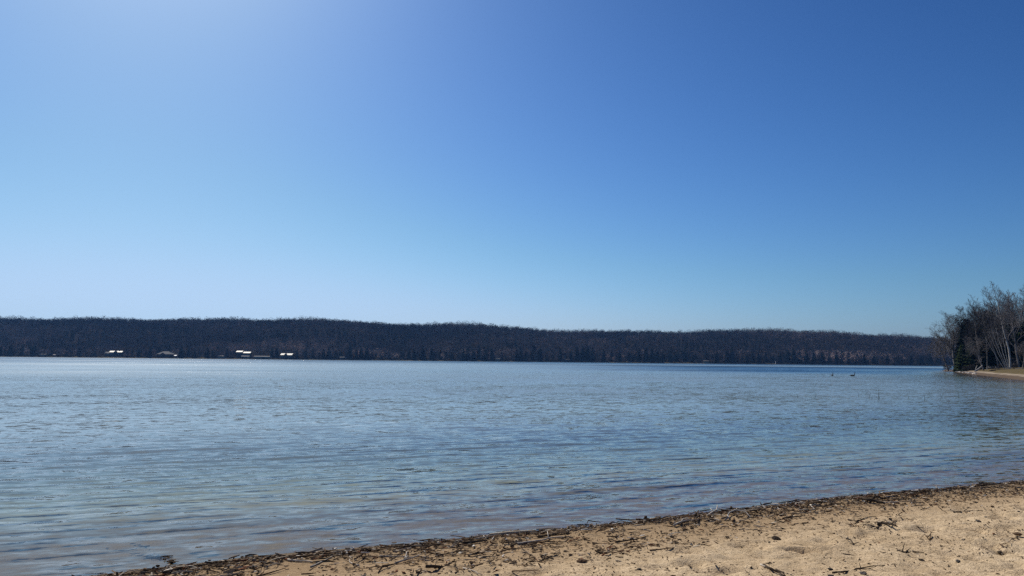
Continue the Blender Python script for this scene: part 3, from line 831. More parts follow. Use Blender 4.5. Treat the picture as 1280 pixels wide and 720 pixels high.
def slope_roof(mb, x0, x1, y0, y1, ze, pitch, t=0.25, hip0=0.0, hip1=0.0):
    """pitched roof, ridge along x, closed slab of thickness t"""
    ym = (y0 + y1) / 2; zr = ze + (ym - y0) * math.tan(pitch)
    P = [(x0, y0, ze), (x1, y0, ze), (x1 - hip1, ym, zr), (x0 + hip0, ym, zr), (x0, y1, ze), (x1, y1, ze)]
    V = [(a, b_, c) for a, b_, c in P] + [(a, b_, c - t) for a, b_, c in P]
    return mb.add(V, [(0, 1, 2, 3), (3, 2, 5, 4), (1, 5, 2), (0, 3, 4), (7, 6, 9, 8), (8, 9, 10, 11), (0, 6, 7, 1), (4, 5, 11, 10), (0, 4, 10, 6), (1, 7, 11, 5)])
def gable_front(mb, xc, w, y0, y1, ze, pitch, t=0.25):
    """pitched roof with its ridge along y"""
    zr = ze + w / 2 * math.tan(pitch)
    P = [(xc - w / 2, y0, ze), (xc, y0, zr), (xc + w / 2, y0, ze), (xc - w / 2, y1, ze), (xc, y1, zr), (xc + w / 2, y1, ze)]
    V = P + [(a, b_, c - t) for a, b_, c in P]
    return mb.add(V, [(0, 1, 4, 3), (1, 2, 5, 4), (9, 10, 7, 6), (10, 11, 8, 7), (0, 6, 7, 1), (1, 7, 8, 2), (4, 10, 9, 3), (5, 11, 10, 4), (0, 3, 9, 6), (2, 8, 11, 5)])
def gable_wall(mb, xc, w, y, ze, pitch, t=0.2):
    zr = ze + w / 2 * math.tan(pitch)
    V = [(xc - w / 2, y, ze), (xc + w / 2, y, ze), (xc, y, zr), (xc - w / 2, y + t, ze), (xc + w / 2, y + t, ze), (xc, y + t, zr)]
    return mb.add(V, [(0, 1, 2), (5, 4, 3), (0, 3, 4, 1), (1, 4, 5, 2), (2, 5, 3, 0)])
def windows(par, y, z, xs, w=1.1, h=1.3, mat=M_WHITE):
    for x in xs:
        f = MB(); 
        f.box((x - w / 2, y, z), (0.12, 0.1, h)); f.box((x + w / 2, y, z), (0.12, 0.1, h)); f.box((x, y, z - h / 2), (w - .12, 0.1, .12)); f.box((x, y, z + h / 2), (w - .12, 0.1, .12))
        fo = f.build('window', mat, par)
        MB().box((x, y + 0.02, z), (w - .12, 0.05, h - .12)).build('pane', M_GLASS, fo)
def door(par, x, y, z0, mat):
    dd = MB().box((x, y, z0 + 1.05), (1.0, 0.1, 2.1)).build('door', mat, par)
    MB().box((x + .38, y - .08, z0 + 1.0), (.06, .06, .14)).build('handle', M_WHITE, dd)
def house_at(px, inland, rz, label, cat='house', name='lake_house', group=None):
    X = (px - 640) / F * 1015; Y = float(far_shore(np.array(X))) + inland; X = (px - 640) / F * Y
    o = empty(name, (X, Y, gz(X, Y, False) - 0.1), rz); tag(o, label, cat, group); return o

PT = R(20)
# lodge with two gleaming roof slopes either side of a dark front gable
h = house_at(148.5, 24, 0.22, 'wide dark lodge with two gleaming roof slopes and a dull lower wing')
w = MB().box((0, 0, 2.6), (15.0, 8.4, 5.2)); w.box((-9.9, 0.2, 1.9), (7.0, 7.4, 3.8)); w.box((0, -5.0, 2.5), (4.2, 1.6, 5.0)); w.build('wall', M_WALLD, h)
r = MB(); slope_roof(r, -7.8, 7.8, -5.0, 5.0, 5.2, PT); ro = r.build('roof', M_ROOF, h)
MB().box((3.2, 1.2, 7.4), (0.9, 0.9, 2.0)).build('chimney', M_BRICK, ro)
r = MB(); gable_front(r, 0, 5.2, -6.3, -0.4, 5.05, R(40)); r.build('gable_roof', M_WALLD, h)
r = MB(); gable_wall(r, 0, 4.0, -5.85, 4.98, R(38)); r.build('gable_wall', M_WALLD, h)
r = MB(); slope_roof(r, -14.0, -6.8, -4.4, 4.6, 3.8, R(24)); r.build('wing_roof', M_SHINGLE, h)
windows(h, -4.26, 2.4, (-6, -4, 3.6, 5.6)); windows(h, -3.56, 2.1, (-12, -9)); door(h, 0.0, -5.86, 0.0, M_WALLB)
# grey hip-roofed house
h = house_at(210, 16, -0.1, 'brown house with a broad grey hipped roof beside the shore', )
w = MB().box((0, 0, 2.0), (15, 9, 4.0)); w.build('wall', M_WALLB, h)
r = MB(); slope_roof(r, -9.6, 9.6, -6.4, 6.4, 3.8, R(30), hip0=6.0, hip1=6.0); r.build('roof', M_SHINGLE, h)
r = MB(); gable_front(r, 0, 7.0, -7.6, -1.0, 3.7, R(32)); r.build('porch_roof', M_BSHINGLE, h)
r = MB(); gable_wall(r, 0, 6.2, -7.0, 3.5, R(32)); r.build('gable_wall', M_WALLB, h)
for x in (-3.0, 3.0): MB().box((x, -6.8, 1.75), (.3, .3, 3.5)).build('porch_post', M_WALLB, h)
windows(h, -4.56, 2.1, (-6, -4.4, 4.4, 6), mat=M_WALLY); door(h, 0, -4.56, 0.1, M_WALLD)
# two-level house with a stepped gleaming roof
h = house_at(307, 26, 0.0, 'dark two-level house with a stepped gleaming roof above the shore')
w = MB().box((-4.6, 0, 3.4), (7.6, 8, 6.8)); w.box((4.0, -0.3, 2.75), (9.4, 8, 5.5)); w.build('wall', M_WALLD, h)
r = MB(); slope_roof(r, -9.0, -0.7, -4.6, 4.6, 6.75, PT); r.build('upper_roof', M_ROOF, h)
r = MB(); slope_roof(r, -0.6, 9.6, -5.0, 4.6, 5.45, PT); r.build('lower_roof', M_ROOF, h)
windows(h, -4.06, 5.0, (-6.8, -4.6, -2.4)); windows(h, -4.36, 2.4, (1.5, 4.0, 6.5)); door(h, -1.6, -4.06, 0.0, M_WALLB)
# low cream cabin in front of it
def low_cabin(px, inland, L, label, wall, roof, nwin, rz=0.0, H=2.7):
    h = house_at(px, inland, rz, label, 'cabin', 'lake_cabin')
    MB().box((0, 0, H / 2), (L, 5, H)).build('wall', wall, h)
    r = MB(); slope_roof(r, -L / 2 - .5, L / 2 + .5, -3.0, 3.0, H, R(14)); r.build('roof', roof, h)
    windows(h, -2.56, 1.6, [(-0.5 + (i + 0.5) / nwin) * (L - 1.5) for i in range(nwin)], 1.3, 1.2)
    door(h, L / 2 - 1.0 if nwin % 2 == 0 else 0.4 + L / nwin / 2, -2.56, 0, M_WALLB)
    return h
low_cabin(309.5, 9, 9.5, 'small low cream cabin below the stepped gleaming roof', M_WALLY, M_BSHINGLE, 3)
low_cabin(330, 9, 19, 'long low cream building with a window row on the shore', M_WALLY, M_SHINGLE, 6)
low_cabin(279, 9, 7, 'small yellowish cabin left of the stepped-roof house', M_WALLY, M_BSHINGLE, 2)
low_cabin(58, 9, 7.5, 'lonely brown cabin at the shore near the picture edge', M_WALLB, M_BSHINGLE, 2)
low_cabin(430, 8, 6, 'small pale-roofed cabin between conifers past the gleaming roofs', M_WALLB, M_PALEROOF, 2)
low_cabin(623, 8, 6, 'little grey-roofed cabin mid-shore under tall conifers', M_WALLY, M_SHINGLE, 2)
low_cabin(708, 8, 8, 'dark boathouse on the tan strip of far shore', M_WALLD, M_BSHINGLE, 1)
low_cabin(882, 8, 6, 'small tan cabin on the far shore beneath the highest part of the distant ridge', M_WALLY, M_BSHINGLE, 2)
# house with two gleaming roof slopes parted by a steep dark gable
h = house_at(361, 20, 0.0, 'dark house with two gleaming roof slopes parted by a steep gable')
w = MB().box((0, 0, 2.1), (14.2, 9.0, 4.2)); w.box((-0.4, -5.2, 2.1), (3.6, 1.6, 4.2)); w.build('wall', M_WALLD, h)
r = MB(); slope_roof(r, -7.6, 7.6, -5.6, 5.6, 4.2, R(21)); ro = r.build('roof', M_ROOF, h)
MB().box((1.8, 2.2, 6.8), (1.0, 1.0, 2.4)).build('chimney', M_BRICK, ro)
r = MB(); gable_front(r, -0.4, 4.6, -6.6, -0.2, 4.05, R(44)); r.build('gable_roof', M_WALLD, h)
r = MB(); gable_wall(r, -0.4, 3.4, -6.05, 3.95, R(43)); r.build('gable_wall', M_WALLD, h)
windows(h, -4.56, 2.3, (-5.6, -3.6, 3.0, 5.2)); door(h, -0.4, -6.06, 0, M_WALLB)
# small pale things on the far bank
h = house_at(71.5, 9, 0.2, 'tiny white shed beside the lonely brown cabin', 'shed', 'white_shed')
MB().box((0, 0, 1.1), (2.4, 2.4, 2.2)).build('wall', M_WALLW, h); r = MB(); slope_roof(r, -1.5, 1.5, -1.5, 1.5, 2.2, R(25), .12); r.build('roof', M_STONE_P, h); door(h, 0, -1.26, 0, M_WALLB)
h = house_at(222.5, 4, 0.0, 'white boat hoist with a canopy beside the hip-roofed house', 'boat hoist', 'boat_hoist')
for sx in (-1, 1):
    for sy in (-2, 2): MB().box((sx * 1.2, sy, 1.0), (.1, .1, 3.4)).build('post', M_WHITE, h)
r = MB(); slope_roof(r, -1.5, 1.5, -2.6, 2.6, 2.75, R(18), .08); r.build('canopy', M_WHITE, h)
h = house_at(969, 5, 0.0, 'lone white channel post at the edge of the far shore', 'post', 'white_post')
MB().box((0, 0, 1.6), (.55, .55, 3.2)).build('shaft', M_WHITE, h); MB().box((0, 0, 3.35), (.8, .8, .25)).build('cap', M_WHITE, h)
def dock(px, L, rz, label):
    X = (px - 640) / F * 998; Y = float(far_shore(np.array(X))) - L * 0.4; X = (px - 640) / F * Y
    o = empty('boat_dock', (X, Y, 0), rz); tag(o, label, 'dock')
    m_ = MB()
    for k in range(int(L / 0.3)): m_.box((0, -L / 2 + 0.15 + k * 0.3, 0.75), (1.8, 0.26, 0.07))
    m_.build('deck', M_GREYWOOD, o)
    for k in range(4):
        for s in (-1, 1): MB().box((s * 0.96, -L / 2 + 0.4 + k * (L - 0.8) / 3, 0.1), (.12, .12, 1.9)).build('post', M_WALLB, o)
dock(908, 12, 1.2, 'grey dock lying along the far shore below the dark conifers')
dock(692, 10, 1.35, 'pale dock beside the dark boathouse on the far shore')
dock(170, 9, 1.1, 'low dock on the bank between the lodge and hip-roofed house')

# pale bare trees standing out along the far shore
M_FARBARK = simple('far_bark', (0.13, 0.115, 0.105), 0.95, 0.3, 3); M_FARTWIG = simple('far_twigs', (0.05, 0.043, 0.04), 0.95, 0.2, 2)
fp = []
for i in range(4):
    (a, b_) = grow_tree(seed=70 + i, H=1.0, r0=0.016, spread=0.45, first=0.3, levels=3, kids=(10, 6, 5), ratio=0.42, stem_top=0.8)
    def thick(v, q): return v, q
    P_ = npmesh('pale_trunk', *a); 
    fp.append((P_, npmesh('pale_branches', *b_)))
    P_.materials.append(M_FARBARK); fp[-1][1].materials.append(M_FARTWIG)
for j, px in enumerate([9, 24, 38, 52, 76, 94, 110, 163, 184, 226, 252, 268, 290, 378, 400, 422, 434, 470, 483, 506, 524, 547, 560, 574, 610, 634, 641, 662, 692, 710, 748, 770, 782, 792, 833, 852, 862, 872, 879, 890, 903, 926, 938, 953, 963, 969, 980,
                        1004, 1022, 1040, 1066, 1075, 1085, 1090, 1096, 1102, 1109, 1115, 1119, 1127, 1132, 1143, 1148, 1156, 1160, 1167]):
    inland = gr.uniform(4, 24); X = (px - 640) / F * 1010; Y = float(far_shore(np.array(X))) + inland; X = (px - 640) / F * Y
    hh = gr.uniform(11, 17); o = empty('pale_bare_tree', (X, Y, gz(X, Y, False) - .1), gr.uniform(0, 6)); o.scale = (hh * 1.2, hh * 1.2, hh)
    a, b_ = fp[j % 4]
    link(bpy.data.objects.new('trunk', a), o); link(bpy.data.objects.new('branches', b_), o)
    tag(o, 'pale leafless tree showing against the dark foot of the far hill', 'tree', 'pale bare trees along the far shore')

# ------------------------------------------------------------------ two geese and reed stalks
def goose(px, py, rz, label, sc=1.0):
    spine = [(-0.50, 0.15, 0.012, 0.01), (-0.42, 0.13, 0.06, 0.035), (-0.30, 0.11, 0.12, 0.085), (-0.10, 0.08, 0.165, 0.13), (0.10, 0.07, 0.17, 0.14), (0.24, 0.10, 0.13, 0.125), (0.31, 0.17, 0.075, 0.09),
             (0.335, 0.27, 0.048, 0.052), (0.335, 0.38, 0.038, 0.04), (0.345, 0.47, 0.037, 0.04), (0.375, 0.525, 0.042, 0.046), (0.42, 0.535, 0.040, 0.042), (0.46, 0.525, 0.024, 0.025), (0.52, 0.515, 0.016, 0.012), (0.545, 0.513, 0.006, 0.004)]
    P = np.array([(a, 0, b_) for a, b_, _, _ in spine]); T = np.gradient(P, axis=0); T /= np.linalg.norm(T, axis=1, keepdims=True)
    U = np.stack([-T[:, 2], 0 * T[:, 0], T[:, 0]], 1); ns = 12; V = []; C = []
    for i, (a, b_, wy_, wz_) in enumerate(spine):
        for j in range(ns):
            an = 2 * math.pi * j / ns
            V.append(P[i] + np.array([0, wy_ * math.cos(an), 0]) + U[i] * wz_ * math.sin(an))
            c = (0.085, 0.068, 0.052)
            if i <= 1: c = (0.5, 0.48, 0.45) if math.sin(an) < 0.2 else (0.02, 0.018, 0.016)
            if 4 <= i <= 6 and math.sin(an) < 0.1: c = (0.22, 0.19, 0.16)
            if i >= 7: c = (0.012, 0.012, 0.013)
            if i == 10 and math.sin(an) < -0.1: c = (0.7, 0.7, 0.68)
            C.append(c)
    Qd = [(i * ns + j, i * ns + (j + 1) % ns, (i + 1) * ns + (j + 1) % ns, (i + 1) * ns + j) for i in range(len(spine) - 1) for j in range(ns)]
    me = npmesh('goose', np.array(V), np.array(Qd), smooth=True, col=np.array(C))
    o = obj('goose', me, M_GOOSE); p = on_plane(px, py, 0.0)
    o.location = (p[0], p[1], 0.0); o.rotation_euler = (0, 0, rz); o.scale = (sc,) * 3
    ey = MB()
    for s in (-1, 1): ey.box((0.405, s * 0.0415, 0.547), (.014, .008, .014))
    ey.build('eye', M_GLASS, o)
    tag(o, label, 'goose', 'two geese swimming on the lake'); return o
M_GOOSE = simple('goose_feathers', (1, 1, 1), 0.7, 0.2, 18, tint=True)
goose(1040.3, 469.6, 0.9, 'dark goose swimming farther from the wooded point, body half turned away', 0.95)
goose(1065.6, 470.0, 0.05, 'dark long-necked goose swimming nearer the point, shown side-on', 1.0)

M_REED = simple('reed_stalk', (0.075, 0.07, 0.05), 0.9, 0.2, 5)
for k, (px, py, hgt_) in enumerate(((1073, 495.5, .22), (1087.5, 497, .34), (1089.5, 498.5, .2), (1098.5, 500, .42), (1099.5, 499, .3), (1136.5, 491, .2), (1135.5, 498, .15), (1156, 499, .3), (1177.5, 497.5, .24), (1198.5, 498, .36), (1176, 496, .15), (997, 497, .2), (1019, 497.5, .16))):
    p = on_plane(px, py, 0); gk = random.Random(k)
    P_ = [(0, 0, -.6), (0.02 * gk.uniform(-1, 1), 0, hgt_ * .4), (gk.uniform(-.07, .07), gk.uniform(-.03, .03), hgt_)]
    o = stick_mesh('reed_stalk', P_, [.012, .010, .004], M_REED, 5); o.location = (p[0], p[1], 0)
    tag(o, 'thin dark reed stalk poking out of the shallow bay', 'reed', 'reed stalks in the bay')

# ------------------------------------------------------------------ litter on the beach
def litter(n, pos, L, W, T, col, yaw, pitch, g):
    """n bent flat sticks, three rings of four, vectorised"""
    s = np.array([-0.5, g.uniform(-.1, .1), 0.5])
    ring = np.array([(-1, -1), (1, -1), (1, 1), (-1, 1)], float) * 0.5
    bend = g.normal(0, 0.10, (n, 1)) * L[:, None]
    tap = np.stack([g.uniform(.5, 1, n), np.ones(n), g.uniform(.2, .9, n)], 1)
    lx = s[None, :, None] * L[:, None, None] + np.zeros((n, 3, 4))
    mid = np.array([0, 1, 0])[None, :, None] * bend[:, :, None]
    ly = mid + ring[None, None, :, 0] * W[:, None, None] * tap[:, :, None]
    lz = ring[None, None, :, 1] * T[:, None, None] * tap[:, :, None] + np.abs(mid) * g.uniform(-.3, .6, (n, 1, 1))
    V = np.stack([lx, ly, lz], -1); V += g.normal(0, 0.12, V.shape) * np.minimum(W, T)[:, None, None, None]
    cp, sp2 = np.cos(pitch)[:, None, None], np.sin(pitch)[:, None, None]
    x = V[..., 0] * cp - V[..., 2] * sp2; z = V[..., 0] * sp2 + V[..., 2] * cp; y = V[..., 1]
    cy, sy = np.cos(yaw)[:, None, None], np.sin(yaw)[:, None, None]
    V = np.stack([x * cy - y * sy, x * sy + y * cy, z], -1) + pos[:, None, None, :]
    id_ = np.arange(n * 12).reshape(n, 3, 4)
    a = id_[:, :-1]; b_ = np.roll(a, -1, 2); d_ = id_[:, 1:]; c_ = np.roll(d_, -1, 2)
    Qd = np.concatenate([np.stack([a, b_, c_, d_], -1).reshape(-1, 4), id_[:, 0, ::-1], id_[:, 2, :]])
    return V.reshape(-1, 3), Qd, np.repeat(col, 12, 0)
gl = np.random.default_rng(99)
SEG = SHORE[1:] - SHORE[:-1]
nearseg = [i for i in range(len(SHORE) - 1) if -9 < SHORE[i][0] < 24 and -4 < SHORE[i][1] < 26]
def along(n, dfun):
    Ls = np.array([np.linalg.norm(SEG[i]) for i in nearseg]); i = gl.choice(len(nearseg), n, p=Ls / Ls.sum())
    ii = np.array(nearseg)[i]; t = gl.random(n)[:, None]
    p = SHORE[ii] + SEG[ii] * t; e = SEG[ii] / np.linalg.norm(SEG[ii], axis=1, keepdims=True)
    nrm_ = np.stack([e[:, 1], -e[:, 0]], 1)
    d = dfun(n, p[:, 0]); q = p + nrm_ * d[:, None]
    return q, np.arctan2(e[:, 1], e[:, 0]), d
pal = np.array([(0.055, 0.041, 0.03), (0.095, 0.066, 0.045), (0.12, 0.080, 0.05), (0.19, 0.13, 0.08), (0.28, 0.21, 0.14), (0.46, 0.39, 0.30), (0.60, 0.55, 0.48), (0.16, 0.07, 0.04), (0.12, 0.11, 0.10)])
def cols(n, w): return pal[gl.choice(len(pal), n, p=np.array(w) / sum(w))] * gl.uniform(.75, 1.25, (n, 1))
LV, LQ, LC = [], [], []; base = 0
def addl(n, q, yaw, Lr, Wr, Tr, cw, pit, lift=0.0):
    global base
    L = np.exp(gl.normal(math.log(Lr[0]), Lr[1], n)); W = Wr[0] * np.exp(gl.normal(0, Wr[1], n)); T = Tr * np.exp(gl.normal(0, .4, n))
    z = terrain(q[:, 0], q[:, 1], True) + T * 0.35 + lift * gl.random(n)
    v, qd, c = litter(n, np.column_stack([q, z]), L, W, T, cols(n, cw), yaw, gl.normal(0, pit, n), gl)
    LV.append(v); LQ.append(qd + base); LC.append(c); base += len(v)
wl = 1.0
# main line: twigs and chips
n = 21000; q, e, d = along(n, lambda n, x: 0.10 + np.abs(gl.normal(0, 0.62, n)) * (0.8 + 0.25 * vnoise(x * 1.3, x * 0, 5)))
keepm = fbm(q[:, 0] * 1.5, q[:, 1] * 1.5, 15, 3) > -0.16 - 0.2 * (d < 0.5); q, e, d = q[keepm], e[keepm], d[keepm]; n = len(q)
addl(n, q, e + gl.normal(0, 0.9, n), (0.042, .55), (0.0105, .5), 0.006, (5, 6, 6, 6, 5, 2.8, .9, 1.5, 2.2), 0.18, 0.022)
n = 1700; q, e, d = along(n, lambda n, x: 0.06 + np.abs(gl.normal(0, 0.42, n)))
addl(n, q, e + gl.normal(0, 0.45, n), (0.17, .45), (0.010, .35), 0.008, (5, 5, 4, 3, 3, 3, 1, .3, 1.5), 0.10, 0.035)
n = 900; q, e, d = along(n, lambda n, x: gl.uniform(0.0, 0.5, n))
addl(n, q, e + gl.normal(0, 1.2, n), (0.032, .4), (0.022, .4), 0.014, (3, 3, 3, 2, 2, 2.5, 1.6, 1, 2), 0.2, 0.02)
# second, thinner line higher up
d2 = lambda n, x: 1.45 + np.clip(x, 0, 12) * 0.125 + gl.normal(0, 0.10, n) + 0.22 * (vnoise(x * .9, x * 0, 3) - .5)
n = 3200; q, e, d = along(n, d2); k_ = vnoise(q[:, 0] * 1.4, q[:, 1] * .3, 33) > 0.45; q, e = q[k_], e[k_]; n = len(q)
addl(n, q, e + gl.normal(0, .6, n), (0.045, .5), (0.010, .5), 0.006, (5, 6, 5, 4, 2, 1.5, .4, 1.5, 1), 0.15, 0.012)
# loose bits scattered all over
n = 34000; q = np.column_stack([gl.uniform(-6, 14, n), gl.uniform(3.6, 16, n)]); dd_ = sdf(q[:, 0], q[:, 1])
k_ = (dd_ > 0.5) & (fbm(q[:, 0] * .9, q[:, 1] * .9, 71, 3) + gl.normal(0, .12, n) > -0.06); q = q[k_]; n = len(q)
addl(n, q, gl.uniform(0, 6.28, n), (0.015, .65), (0.0075, .5), 0.005, (7, 7, 5, 3, 2, .5, .25, 1.6, 1), 0.25, 0.003)
n = 420; q = np.column_stack([gl.uniform(-6, 14, n), gl.uniform(3.6, 16, n)]); q = q[sdf(q[:, 0], q[:, 1]) > 0.8]; n = len(q)
addl(n, q, gl.normal(0.3, .9, n), (0.11, .5), (0.006, .4), 0.005, (5, 6, 5, 4, 2, 1, .2, .5, 1), 0.06, 0.004)
M_LITTER = simple('shore_litter', (1, 1, 1), 0.9, 0.25, 60, tint=True)
lo = obj('driftwood_litter', npmesh('driftwood_litter', np.concatenate(LV), np.concatenate(LQ), col=np.concatenate(LC)), M_LITTER)
tag(lo, 'countless dark wood chips and twig bits washed along the water and over the sand', 'litter', kind='stuff')

# single sticks, one by one, where the photo shows them
def gp(px, py, dz=0.0):
    p = ground_at(px, py); p.z += dz; return p
def beach_stick(name, pix, rad, mat, label, cat, forks=(), lift=0.0, group=None):
    rad *= 0.72
    pts = [gp(x, y, rad + lift * (0 if k in (0, len(pix) - 1) else 1)) for k, (x, y) in enumerate(pix)]
    # a little wobble between the points
    P_ = []
    gk = random.Random(int(pix[0][0]))
    for a, b_ in zip(pts[:-1], pts[1:]):
        for s in range(3):
            q = a.lerp(b_, s / 3)
            if s: q += Vector((gk.gauss(0, 1), gk.gauss(0, 1), gk.gauss(0, .4))) * (b_ - a).length * 0.025
            P_.append(q)
    P_.append(pts[-1]); n = len(P_)
    R_ = [rad * (1.0 - 0.55 * k / (n - 1)) * gk.uniform(.88, 1.1) for k in range(n)]
    fk = []
    for f in forks:
        fp_ = [gp(x, y, rad * .8 + dz) for x, y, dz in f]; fk.append((fp_, [rad * .6 * (1 - .6 * k / max(1, len(fp_) - 1)) for k in range(len(fp_))]))
    o = stick_mesh(name, P_, R_, mat, 6, fk)
    tag(o, label, cat, group); return o
P, D, B_, SV = M_DRIFT_P, M_DRIFT_D, M_DRIFT_B, M_DRIFT_S
beach_stick('pale_stick', [(579, 711), (590, 714), (603, 719.5)], .011, P, 'pale bare stick alone on the sand at the bottom of the photo', 'stick')
beach_stick('bark_stick', [(955, 708), (964, 713), (972, 717), (982, 722)], .019, D, 'dark stick with white peeling bark at the very bottom of the beach', 'stick', [[(970, 716.5, 0.02), (977, 719.5, .02), (981, 721.5, 0.012)]])
beach_stick('dark_branch', [(1077, 625), (1085, 629), (1095, 630), (1106, 632)], .04, D, 'thick black branch lying across the litter line', 'branch', [[(1088, 629.5, 0), (1094, 626, .05), (1102, 626, .02)]], .02)
beach_stick('pale_stick', [(1013, 632.5), (1016, 635.5), (1019, 639)], .018, P, 'stubby white stick tilted in the litter line near the dark branch', 'stick')
beach_stick('forked_twig', [(1058, 674.5), (1063, 678), (1067, 681)], .013, D, 'dark forked twig standing off the open sand', 'twig', [[(1067, 681, 0), (1072, 680.3, .01), (1076, 680, 0)], [(1067, 681, 0), (1062, 681.5, .01)]], .02)
beach_stick('long_twig', [(1040, 717), (1055, 715.5), (1070, 712), (1078, 711), (1092, 708.5), (1106, 708)], .011, D, 'longest dark twig, curved along the bottom edge of the sand', 'twig', [[(1078, 712, 0), (1088, 713.5, .01), (1096, 715, 0)], [(1076, 711, 0), (1074, 708.5, .03)]])
beach_stick('brushy_twig', [(1155, 664), (1159, 669), (1162, 676), (1166, 678)], .012, B_, 'brushy bunch of fine brown twigs lying on the sand', 'twig', [[(1160, 672, 0), (1165, 672, .05), (1168, 670, .03)], [(1161, 675, 0), (1156, 673, .04), (1150, 674, 0)], [(1162, 676, 0), (1164, 674, .06), (1163, 670, .05)]])
beach_stick('forked_twig', [(1122, 689), (1128, 690.5), (1134, 692), (1139, 691)], .013, D, 'dark flat twig with side sprigs, below the brushy twigs', 'twig', [[(1128, 690, 0), (1131, 686, .05)], [(1132, 691, 0), (1139, 688, .02)]])
beach_stick('short_twig', [(1141, 690.5), (1148, 691), (1155, 691.5)], .010, D, 'short straight dark twig touching the sprigged twig', 'twig')
beach_stick('crooked_twig', [(1060, 650), (1070, 652.5), (1077, 650), (1083, 647.5), (1095, 646.2)], .012, D, 'crooked dark twig parallel to the litter line', 'twig')
beach_stick('gnarled_root', [(1098, 657), (1103, 655.5), (1109, 657), (1116, 658.5), (1122, 660)], .022, D, 'gnarled dark root piece on the sand under the litter line', 'root', [[(1100, 656, 0), (1097, 658, .0)], [(1112, 657, .0), (1119, 656.5, .03)]], .01)
beach_stick('pale_branch', [(647, 681), (660, 679), (674, 677), (690, 673.5), (712, 672)], .017, P, 'long pale curved branch lying along the litter line', 'branch', [[(686, 674, 0), (684, 669.5, .04)]])
beach_stick('pale_stick', [(890, 646.5), (896, 650), (902, 653)], .012, P, 'pale slanting stick in the litter between two dark clumps', 'stick')
beach_stick('arched_branch', [(906, 651), (912, 644.5), (920, 641), (931, 643), (939, 648)], .013, SV, 'thin arched pale branch curving over the litter line', 'branch', lift=.03)
beach_stick('long_twig', [(812, 688.5), (828, 687), (845, 685), (864, 684)], .009, B_, 'long straight brown twig on smooth sand below the litter', 'twig')
beach_stick('long_twig', [(640, 715), (656, 714.5), (673, 713.5)], .010, B_, 'straight reddish twig at the bottom near the pale bare stick', 'twig')
beach_stick('pale_stick', [(360, 701.5), (372, 702.5), (385, 703), (398, 704.5)], .015, P, 'pale weathered stick lying flat near the bottom of the water line', 'stick')
beach_stick('pale_stick', [(388, 709.5), (402, 703), (414, 697), (425, 691.5)], .011, P, 'thin pale stick slanting up towards the water', 'stick')
beach_stick('long_stick', [(474, 696), (490, 696.3), (506, 696.5), (523, 697)], .010, P, 'long straight pale stick crossing the litter line', 'stick')
beach_stick('pale_stick', [(505, 701), (508, 695.5), (511, 689.5)], .011, P, 'short pale stick crossing over the long straight pale stick', 'stick', lift=.03)
beach_stick('curved_stick', [(449, 707.5), (442, 706.5), (437, 703.5), (437, 700)], .011, P, 'hooked pale stick beside the slanting pale stick', 'stick')
beach_stick('dark_branch', [(578, 681), (588, 680), (598, 678.5), (609, 677.5)], .024, D, 'dark waterlogged branch in the litter by the water', 'branch')
beach_stick('wet_twig', [(611, 670), (621, 668), (634, 665.5)], .018, D, 'dark wet stick right at the waterline above the dark branch', 'stick')
beach_stick('dark_log', [(204, 718.8), (212, 716.8), (224, 713), (240, 710.5), (258, 709), (279, 708)], .025, D, 'long dark stick along the lowest stretch of waterline', 'stick')
beach_stick('dark_branch', [(868, 647), (873, 643), (870, 652), (873, 657)], .02, D, 'black splintered stump upright in the litter line', 'branch', [[(869, 642.5, .02), (872, 646, .0)]], .03)
beach_stick('dark_twig', [(1192, 641), (1202, 640), (1215, 641), (1228, 638.5)], .013, D, 'dark twig within the thin second litter line', 'twig', [[(1204, 640, 0), (1212, 637, .02)]])
beach_stick('brushy_twig', [(1243, 676), (1250, 681), (1257, 685), (1269, 686)], .009, B_, 'thin sprawling brown twigs near the edge of the photo', 'twig', [[(1250, 681, 0), (1260, 683, .03), (1266, 679, .04)], [(1246, 678, 0), (1254, 677, .03)]])
beach_stick('crooked_twig', [(1173, 634), (1177, 638), (1183, 641.5)], .010, D, 'small crooked dark twig between the two litter lines', 'twig')
beach_stick('white_chip', [(951, 707), (955, 709), (960, 710)], .013, P, 'white wood chip lying beside the bark-covered stick', 'wood chip')
for (px, py, s_, lb, mt) in ((970, 674.5, .06, 'dark round lump of turf alone on the sand', D), (1272, 668.5, .045, 'dark reddish stone near the edge of the sand', B_), (1250, 691.5, .032, 'small dark stone below the sprawling twigs', D), (727, 703, .05, 'dark reddish clump on the sand below the litter', B_),
                             (1152, 701, .03, 'small black stone low on the open sand', D), (840, 672, .028, 'flat dark chip of wood on smooth damp sand', D), (909, 672, .028, 'dark flat stone beside the reddish wood crumbs', D), (765, 657, .028, 'white pebble lying in the litter at the water', P), (396, 691, .025, 'white pebble at the water above the slanting pale stick', P)):
    put('beach_stone', stones[int(px) % 5], gp(px, py, s_ * .2), (s_ * 1.0, s_ * .8, s_ * .65), gs.uniform(0, 6), mt, lb, 'stone')

